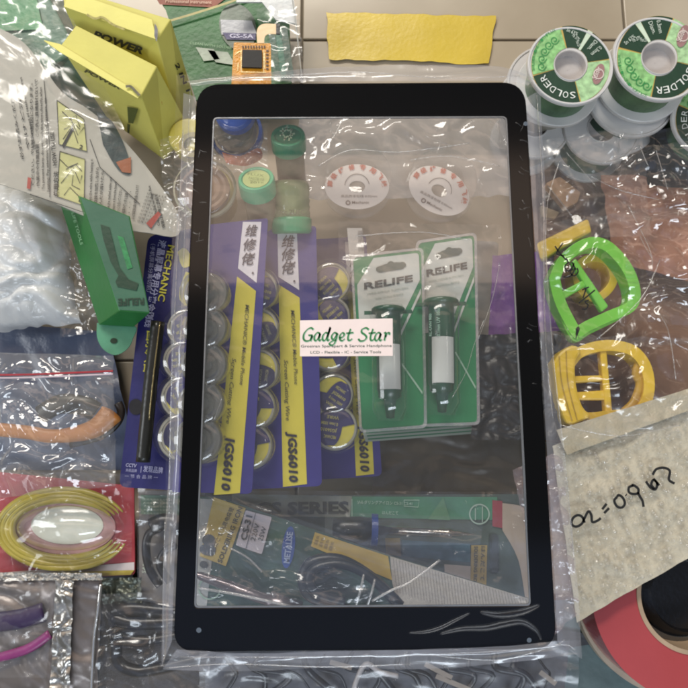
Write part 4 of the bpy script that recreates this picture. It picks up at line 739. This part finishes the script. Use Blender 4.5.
ptube([(396, 600, -.0265), (366, 574, -.0255), (340, 564, -.0255), (316, 568, -.0255), (309, 580, -.0255), (318, 594, -.026), (345, 602, -.026)], .0022, 10, 7, mb); part('cord', mb, mat('2b3138', .35), t, smooth=True)
mb = MB(); A = W(190, 572, -.030); B = W(300, 612, -.030); ax = (B - A).normalized(); L = (B - A).length; lathe(A, ax, [(.0004, 0), (.0018, L * .1), (.0026, L * .35), (.0026, L * .7), (.0045, L * .72), (.0045, L), (0, L)], 20, mb); part('iron_tip', mb, mat('8c8488', .25, .1, metal=.7), t, smooth=True)
mb = MB(); 
for k in range(2): ptube([(364 + k * 11, 574 + k * 5, -.0235), (360 + k * 11, 592 + k * 3, -.0225), (356 + k * 11, 606 + k, -.024)], .0006, 6, 5, mb)
ptube([(198, 588, -.026), (240, 595, -.025), (290, 606, -.025)], .0007, 6, 5, mb); ptube([(372, 601, -.022), (392, 590, -.021), (410, 582, -.022), (440, 560, -.023)], .0006, 6, 5, mb); ptube([(230, 548, -.0255), (248, 558, -.0250), (262, 572, -.0255)], .0005, 6, 5, mb)
part('blister_ridge', mb, film('ridge', haze=.25, refl=.18, rough=.22, bump=.2), t, smooth=True)
mb = sector(210, 588, 10, 11.4, 0, 360, z, .001, None, 30); part('round_mark', mb, mat('8fa895', .5), t)
part('red_edge', flat([(187.5, 574), (192, 574), (192, 598), (187.5, 598)], z, .0008), mat('8a3444', .5), t)
part('wrap', sheet([(188, 500), (226, 494), (530, 598), (530, 616)], -.022, 60, 20, .0012, .04, 97), film('hz3', haze=.04, hazecol=(.7, .76, .85), refl=.08, rough=.12, bump=.6, bs=70), t, smooth=True)
mb = MB(); sheet([(188, 520), (280, 540), (400, 600), (188, 612)], -.0215, 50, 30, .0034, .03, 98, mb); part('blister', mb, film('hz3'), t, smooth=True)

# ================================================================== yellow strip lying flat at top
t = single('yellow_tape', 'wide strip of yellow tape lying on the tiles above the panel', 'tape', sheet([(326, 12.5), (496, 16), (488, 64), (329, 59)], ZT + .0016, 40, 14, .0005, .012, 101, jag=2.0, ridged=False), mat('d6bb44', .35, .05, 40, .15), smooth=True)

# ================================================================== solder spools
WP = mat('cfcdca', .35, .04, 60, .06, coat=.2)
def spool(label, x, y, ztop, rpx, h, labelled, an=0, drum='4a6a4c'):
    m_ = MPP(ztop, x, y); R = rpx * m_; hub = R * .375
    t = thing('solder_spool', label, 'spool', W(x, y, ztop) - Vector((0, 0, h)), 'white solder spools')
    b0 = W(x, y, ztop) - Vector((0, 0, h)); fl_ = .0022
    part('flange', lathe(b0 + Vector((0, 0, h - fl_)), (0, 0, 1), [(hub, 0), (R, 0), (R, fl_ * .7), (R * .985, fl_), (R * .95, fl_), (R * .93, fl_ * .75), (hub * 1.05, fl_ * .75), (hub * 1.02, fl_), (hub, fl_), (hub * .98, 0)], 64), WP, t)
    part('flange', lathe(b0, (0, 0, 1), [(hub, 0), (R * 1.02, 0), (R * 1.02, fl_ * .8), (R, fl_), (hub, fl_), (hub, 0)], 64), WP, t)
    part('hub', lathe(b0, (0, 0, 1), [(hub, 0), (hub, h - .0002), (hub * .96, h - .0002), (hub * .94, h * .80), (0.0001, h * .80)], 40), mat('b8b2ae', .4), t)
    dr = part('solder_winding', lathe(b0, (0, 0, 1), [(hub, fl_), (R * .80, fl_), (R * .80, h - fl_), (hub, h - fl_)], 56), mat(drum, .35, .3, 120), t)
    if labelled:
        z = ztop - fl_ * .25; zz = z; k0, k1 = .40, .905
        def seg(nm, a0, a1, m__, d=.0003): return part(nm, sector(x, y, rpx * k0, rpx * k1, a0 + an, a1 + an, zz, d, None, 22), m__, dl)
        dl = part('paper_label', sector(x, y, rpx * k0, rpx * .915, 0, 360, zz, .0001, None, 60), mat('c6a95c', .4), t)
        DG = mat('22402f', .4, .1); LG = mat('8cbf7c', .4, .3, 400); 
        seg('dark_segment', 76, 163, DG); seg('light_segment', 165, 254, LG); seg('dark_segment', 257, 296, DG); seg('pale_stripe', 296.5, 304.5, mat('c9d9c2', .4)); seg('dark_segment', 305, 351, DG); seg('light_segment', 353, 434, mat('a5c996', .4, .3, 400))
        P = lambda r_, a: (x + rpx * r_ * math.cos(math.radians(a + an)), y + rpx * r_ * math.sin(math.radians(a + an)))
        mb = arctext('SOLDER', x, y, rpx * .64, 80 + an, 160 + an, rpx * .16, zz, .0006, .0); part('lettering', mb, mat('dfe3dc', .5), dl)
        mb = MB()
        for q, (s_, s2) in enumerate((('Sn 63%', .72), ('Pb 37%', .60), ('Flux 2%', .48))): text(s_, P(s2 + .06, 262 + q * 10), P(s2 - .06 + .02, 282 + q * 5), rpx * .085, zz, .0006, .01, 0, mb)
        for q, s_ in enumerate(('Diam.', '0.3mm')): text(s_, P(.80, 314 + q * 13), P(.52, 316 + q * 15), rpx * .095, zz, .0006, .01, 0, mb)
        part('lettering', mb, mat('c2cec0', .5), dl)
        mb = MB()
        for q in range(5):
            a = 176 + q * 15; stroke([P(.55 + .05 * math.sin(v), a + 9 * math.cos(v)) if 0 else (P(.68, a)[0] + rpx * (.11 - .012 * v) * math.cos(v * 1.2), P(.68, a)[1] + rpx * (.11 - .012 * v) * math.sin(v * 1.2)) for v in range(8)], rpx * .018, zz, .0006, mb, sm=3)
        arctext('SOLDERWIRE·WITHFLUX', x, y, rpx * .85, 170 + an, 246 + an, rpx * .07, zz, .0006, 0, mb=mb)
        part('swirl_pattern', mb, mat('2f8a48', .5), dl)
        mb = MB(); c_ = P(.68, 20); flat(circ(c_[0], c_[1], rpx * .12, rpx * .25, 18, 30), zz, .0008, mb); part('pink_oval', mb, mat('9f7a78', .4, .1), dl)
        mb = sector(c_[0], c_[1], rpx * .10, rpx * .125, 0, 360, zz, .001, None, 24); text('Solder', (c_[0] - rpx * .06, c_[1] + rpx * .14), (c_[0] + rpx * .06, c_[1] - rpx * .14), rpx * .12, zz, .0011, .02, 0, mb); part('lettering', mb, mat('d8c8c0', .4), dl)
    return t
spool('loose white solder spool at the back, half hidden by the labelled spool', 551, 84, -.032, 44, .020, False, drum='8f8a80')
spool('white flanged spool low in the left stack, next to the panel corner', 535, 124, -.046, 36, .022, False, drum='9c978e')
spool('dark green wound spool low between the two stacks', 602, 128, -.044, 38, .024, False, drum='3c5c3c')
spool('white spool with dark green label band, under the right labelled spool', 632, 96, -.034, 44, .020, False, drum='37503f')
spool('white spool labelled SOLDER in green and white, nearest the panel corner', 570.5, 65, -.008, 43, .022, True)
spool('green labelled solder spool cut by the right edge of the photo', 659, 58, -.010, 46, .022, True, an=-62, drum='4f6b4a')
spool('rear green labelled spool mostly outside the photo at far right', 712, 120, -.03, 40, .022, True, an=40)
t = single('black_case', 'small black case corner behind the spools at the far right', 'case', prism(rpoly([(655, 118), (740, 112), (740, 185), (657, 176)], 4), -.045, .028), mat('1d1e20', .4), bevel=.001)

# ================================================================== pile of clear pouches on the right with coloured handles
single('brown_gap_sheet', 'added brown sheet filling the dark gaps under the clear pouches on the right', 'card', sheet([(520, 150), (760, 160), (760, 470), (530, 440)], -.070, 50, 60, .002, .03, 111), mat('775640', .7, .3, 25, .3), smooth=True)  # added sheet; its brown colour makes the gaps between the goods dark
t = single('wooden_block', 'slanted tan wooden strip inside the pouches below the spools', 'block', prism(rpoly([(546, 183), (560, 176), (581, 192), (578, 202), (567, 208)], 2), -.052, .006), mat('a9835f', .6, .2, 60), bevel=.0008)
t = single('cardboard_scrap', 'flat tan scrap beside the wooden strip, near the panel edge', 'card', prism([(541, 205), (560, 212), (555, 219), (542, 217)], -.054, .003), mat('9a8668', .6, .2, 60), bevel=.0005)
t = single('salmon_packet', 'salmon pink packet seen through clear film at far right', 'packet', sheet([(600, 176), (760, 184), (760, 300), (612, 262)], -.058, 40, 30, .003, .03, 112), mat('9c6a50', .45, .25, 40, .3), smooth=True)
GN = mat('74c63c', .35, .06, 60, .1); YH = mat('dbb52a', .35, .06, 60, .1)
def loop(pts, r, z, mb, fz=.8, n=6): ptube([(a, b_, z) for a, b_ in pts], r, 10, n, mb, fz)
t = thing('plastic_holder', 'yellow plastic cap and loop behind the bright green handle', 'handle', (560, 240, -.055), 'moulded plastic handles in clear pouches')
mb = MB(); hexa([(536, 243), (588, 218), (592, 232), (540, 260)], [(538, 246), (589, 222), (592, 238), (542, 264)], [-.036] * 4, [-.048] * 4, mb); part('rim', mb, YH, t, bevel=.0015)
def rim(out, wpx, z, h, nm, m, par, n=4, bev=.0016):
    o = smoothpath(out + [out[0]], n)[:-1]; c = (sum(p[0] for p in o) / len(o), sum(p[1] for p in o) / len(o)); i = []
    for k, p in enumerate(o):
        a, b_ = o[k - 1], o[(k + 1) % len(o)]; dx, dy = b_[0] - a[0], b_[1] - a[1]; l = math.hypot(dx, dy) or 1; nx, ny = -dy / l, dx / l
        if (c[0] - p[0]) * nx + (c[1] - p[1]) * ny < 0: nx, ny = -nx, -ny
        i.append((p[0] + nx * wpx, p[1] + ny * wpx))
    return part(nm, ringslab(o, i, z, h), m, par, bevel=bev)
rim([(572, 266), (584, 256), (600, 254), (613, 262), (618, 278), (612, 292), (598, 302), (584, 298), (574, 284)], 8, -.043, .012, 'loop', YH, t)
t = thing('plastic_holder', 'bright green plastic handle with crossbars in a marked clear pouch', 'handle', (590, 280, -.05), 'moulded plastic handles in clear pouches')
rim([(549, 278), (557, 260), (572, 245), (590, 237), (608, 240), (624, 254), (636, 273), (641, 295), (634, 311), (612, 321), (590, 331), (576, 339), (564, 322), (554, 300)], 11, -.033, .010, 'frame', GN, t)
mb = MB(); prism([(571, 262), (576, 258), (609, 306), (602, 312)], -.0335, .004, mb); prism([(560, 292), (585, 279), (588, 285), (564, 299)], -.034, .004, mb); part('crossbar', mb, GN, t, bevel=.0008)
mb = MB(); prism(smoothpath([(558, 298), (566, 304), (574, 322), (590, 326), (620, 312), (622, 318), (590, 334), (577, 342), (568, 334), (556, 306)], 3), -.034, .005, mb); part('base_plate', mb, GN, t, bevel=.0008)
t = thing('plastic_holder', 'yellow round framed handle with crossbars standing below the green one', 'handle', (610, 390, -.05), 'moulded plastic handles in clear pouches')
rim([(562, 366), (574, 350), (592, 342), (614, 340), (636, 346), (650, 362), (655, 384), (651, 405), (638, 418), (612, 421), (586, 423), (570, 412), (563, 390)], 11, -.033, .010, 'frame', YH, t)
mb = MB(); prism(smoothpath([(553, 362), (560, 352), (573, 345), (582, 350), (576, 362), (577, 385), (583, 406), (591, 416), (581, 422), (567, 424), (557, 396)], 3), -.030, .014, mb); part('rim', mb, YH, t, bevel=.0018)
mb = MB(); stroke([(559, 356), (562, 385), (572, 421)], 1.2, -.030, .0003, mb); stroke([(566, 351), (568, 384), (577, 420)], 1.2, -.030, .0003, mb); part('rib_line', mb, mat('b08c22', .5), t)
mb = MB(); prism([(600, 350), (607, 350), (613, 414), (606, 415)], -.034, .005, mb); prism([(572, 376), (602, 375), (603, 381), (573, 383)], -.0345, .004, mb); prism([(576, 392), (605, 390), (606, 400), (578, 400)], -.0345, .004, mb); part('crossbar', mb, YH, t, bevel=.0008)
mb = MB(); loop([(640, 360), (636, 374), (640, 384), (634, 402), (624, 412)], .0022, -.036, mb); part('inner_lip', mb, mat('b58d24', .4), t, smooth=True)
# clear pouches over them
t = thing('clear_pouch', 'clear pouch with black marker writing over the green handle', 'pouch', (600, 270, -.04), 'crackled clear pouches on the right')
part('bag_film', sheet([(538, 225), (690, 205), (700, 345), (552, 352)], -.026, 90, 80, .0034, .028, 113, jag=3), BAG, t, smooth=True)
mb = MB()
for s_ in ([(556, 246), (560, 252), (567, 260)], [(564, 243), (559, 250), (558, 254), (565, 256)], [(567, 258), (569, 262)], [(565.5, 254), (565.8, 254.6)], [(570, 262), (566, 266), (568, 271), (573, 268), (575, 263)], [(573, 262), (577, 270)], [(576, 268), (572, 276), (564, 277)], [(574, 269), (571, 272), (575, 276), (579, 272), (578, 268)],
           [(583, 290), (590, 287)], [(587, 289), (584, 298)], [(580, 303), (596, 290)], [(590, 300), (586, 302), (589, 305), (587, 309), (583, 309)]): stroke([(a - 1, b_) for a, b_ in s_], 1.5, -.0215, 0, mb, sm=4)
part('marker_writing', mb, INK, t)
t = single('clear_pouch', 'crackled clear pouch draped below the solder spools', 'pouch', sheet([(536, 146), (690, 128), (700, 215), (538, 232)], -.030, 90, 70, .0040, .03, 114, jag=4), film('crk', haze=.10, refl=.06, rough=.12, bump=.35, bs=50), group='crackled clear pouches on the right', smooth=True)
t = single('clear_pouch', 'clear pouch over the yellow round handle', 'pouch', sheet([(552, 335), (690, 340), (700, 438), (560, 440)], -.024, 80, 60, .0032, .03, 115, jag=3), BAG, group='crackled clear pouches on the right', smooth=True)
mb = MB(); rd = random.Random(9)
t = thing('cling_film', 'loose crumpled cling film with bright glints right of the green handle', 'film', (650, 230, -.03))
part('bag_film', sheet([(612, 150), (720, 140), (720, 330), (630, 320)], -.020, 60, 70, .0040, .03, 116), film('cling', haze=.05, refl=.09, rough=.07, edge=.8, bump=.6, bs=90), t, smooth=True)

t = thing('clear_pouch', 'clear pouch with long straight folds between the spools and green holder', 'pouch', (600, 180, -.03), 'crackled clear pouches on the right')
part('bag_film', sheet([(540, 140), (640, 128), (650, 236), (545, 240)], -.021, 40, 40, .0022, .02, 141), BAG, t, smooth=True)
mb = MB()
for pts in ([(602, 164), (640, 146)], [(640, 146), (648, 166)], [(566, 152), (596, 186)], [(548, 186), (572, 216)], [(628, 205), (650, 250), (652, 270)], [(640, 236), (646, 248), (652, 258)], [(560, 160), (548, 200), (546, 235)], [(656, 150), (668, 190)], [(590, 176), (620, 190), (660, 200)], [(596, 340), (640, 300), (660, 260)], [(560, 425), (620, 436), (680, 425)], [(650, 300), (668, 330), (676, 380)]): ptube([(a, b_, -.0195) for a, b_ in pts], .00028, 6, 5, mb, .6)
part('film_fold', mb, film('fold'), t, smooth=True)
# bubble wrap parcel with marker writing
BW = mat('b1a68c', .35, .12, 200, .9, bs=700, coat=.3)
def bubbles(q, pl, nx, ny, h, mb, seed=0):
    Q = quad(q); rd = random.Random(seed)
    for j in range(ny):
        for i in range(nx):
            u = (i + .5 + (.5 if j % 2 else 0)) / (nx + .5); v = (j + .5) / ny; x, y = Q(u, v); m_ = MPP(pl, x, y); x += rd.uniform(-3, 3); y += rd.uniform(-3, 3); m_ = MPP(pl, x, y); r_ = rd.uniform(1.2, 3.2) * m_
            if rd.random() < .35: continue
            lathe(W(x, y, pl) + Vector((0, 0, .0008 * fbm(x * .03, y * .03, 5))), (rd.uniform(-.3, .3), rd.uniform(-.3, .3), 1), [(r_, -.0005), (r_ * .92, h * .5 * rd.uniform(.6, 1.2)), (r_ * .55, h * rd.uniform(.6, 1.1)), (.0001, h * .9)], 8, mb)
t = thing('bubble_wrap_parcel', 'beige bubble wrap parcel with black marker writing, lower right', 'parcel', (630, 500, -.06))
part('wrap', sheet([(552, 446), (720, 376), (720, 540), (576, 622)], -.034, 60, 50, .0014, .022, 121), mat('c2baa5', .5, .05, 150, .5, bs=900), t, smooth=True)
mb = MB(); bubbles([(552, 448), (718, 380), (718, 536), (578, 615)], -.0325, 28, 26, .0016, mb, 4); part('bubbles', mb, film('bub', haze=.12, hazecol=(.72, .67, .57), refl=.07, rough=.1, edge=.6, bump=0), t, smooth=True)
part('fold', sheet([(556, 430), (700, 385), (690, 410), (566, 455)], -.030, 40, 8, .0015, .05, 123), mat('b5ab93', .5, .06, 150, .5, bs=900), t, smooth=True)
mb = MB(); SC = 5.375
for s_ in ([(130, 445), (118, 415), (95, 405), (70, 420), (62, 450), (85, 465), (115, 450), (130, 420), (150, 385), (165, 405), (170, 440), (195, 435), (215, 420)], [(222, 375), (245, 345)], [(232, 395), (258, 368)],
           [(300, 310), (285, 330), (300, 360), (325, 365), (340, 345), (330, 315), (308, 300), (300, 310)], [(344, 298), (350, 301)], [(385, 250), (362, 260), (362, 285), (385, 295), (408, 290), (410, 268), (388, 250), (375, 248)], [(408, 285), (420, 310), (432, 330), (438, 362)],
           [(450, 228), (475, 262), (500, 270), (508, 240), (490, 220), (478, 245), (495, 268)], [(490, 215), (520, 250)], [(485, 195), (505, 165), (545, 158), (575, 175), (570, 220), (600, 240)]):
    stroke([(571 + (a / SC - 11) * 1.03, 522 + (b_ / SC - 82) * 1.03) for a, b_ in s_], 2.6, -.0290, .0, mb, sm=5)
part('marker_writing', mb, INK, t)

# red tape roll bottom right
t = thing('tape_roll', 'large red tape roll with pale card core at bottom right', 'tape', (660, 620, -.06))
x, y, z = 668, 588, -.040; m_ = MPP(z, x, y)
part('red_tape', lathe(W(x, y, z - .022), (0, 0, 1), [(54 * m_, 0), (99 * m_, 0), (99 * m_, .022), (54 * m_, .022), (54 * m_, 0)], 90), mat('aa4648', .25, .06, 30, .05, coat=.3), t)
part('card_core', lathe(W(x, y, z - .022), (0, 0, 1), [(50 * m_, 0), (54.2 * m_, 0), (54.2 * m_, .0225), (50 * m_, .0225), (50 * m_, 0)], 90), mat('a9937a', .7), t)
part('liner_edge', lathe(W(x, y, z - .030), (0, 0, 1), [(60 * m_, 0), (107 * m_, 0), (107 * m_, .0065), (60 * m_, .0065), (60 * m_, 0)], 90), mat('b5a894', .5), t)
t = thing('round_lid', 'black round lid with grey ring seen through the red tape roll', 'lid', (664, 590, -.07))
part('disc', lathe(W(672, 590, -.068), (0, 0, 1), [(0, 0), (46 * m_, 0), (46 * m_, .012), (36 * m_, .014), (34 * m_, .011), (0, .011)], 60), mat('15161a', .25), t)
part('grey_ring', lathe(W(672, 590, -.060), (0, 0, 1), [(44 * m_, 0), (50 * m_, 0), (50 * m_, .004), (44 * m_, .006), (44 * m_, 0)], 60), mat('74787e', .2, metal=.5), t)
single('teal_sheet', 'dull teal plastic sheet under the red tape roll', 'sheet', sheet([(540, 600), (740, 600), (740, 740), (520, 740)], -.0722, 20, 20, .0006, .03, 131), mat('5c6f70', .4, .15), smooth=True)

# ================================================================== bottom strip: clear packs with wire
t = thing('component_pack', 'long clear pack of thin black leads below the panel bottom edge', 'pack', (400, 690, -.065))
part('card', prism([(205, 655), (570, 640), (560, 730), (205, 730)], -.060, .001), mat('55565c', .45, .3, 80), t)
mb = MB(); rd = random.Random(12)
for k in range(16):
    x = 225 + k * 21 + rd.uniform(-6, 6); ptube([(x, 655 + rd.uniform(-4, 4), -.055), (x + rd.uniform(-12, 18), 668, -.052), (x + rd.uniform(8, 30), 676, -.053), (x + rd.uniform(-5, 40), 700, -.055)], rd.uniform(.0006, .0018), 8, 6, mb)
part('leads', mb, mat('1c1d22', .3), t, smooth=True)
mb = MB()
for a, b_ in (((425, 664), (452, 678)), ((436, 676), (470, 690)), ((540, 672), (556, 684)), ((330, 662), (352, 668))): stroke([a, b_], 5, -.050, 0, mb, sm=0)
part('pale_tag', mb, mat('8e857c', .5, .2), t)
mb = MB(); text('SERVICE', (405, 684), (420, 683), 4, -.050, .0003, .01, 0, mb)
mb = MB(); ptube([(352, 700, -.045), (356, 682, -.044), (366, 664, -.044), (380, 672, -.044), (398, 676, -.045)], .0012, 8, 6, mb); part('white_cord', mb, mat('a5a2a4', .3), t, smooth=True)
part('wrap', sheet([(200, 650), (580, 640), (576, 720), (200, 720)], -.040, 70, 20, .0018, .028, 132), film('hz4', haze=.2, hazecol=(.6, .62, .68), refl=.06, rough=.2, bump=.3, bs=60), t, smooth=True)
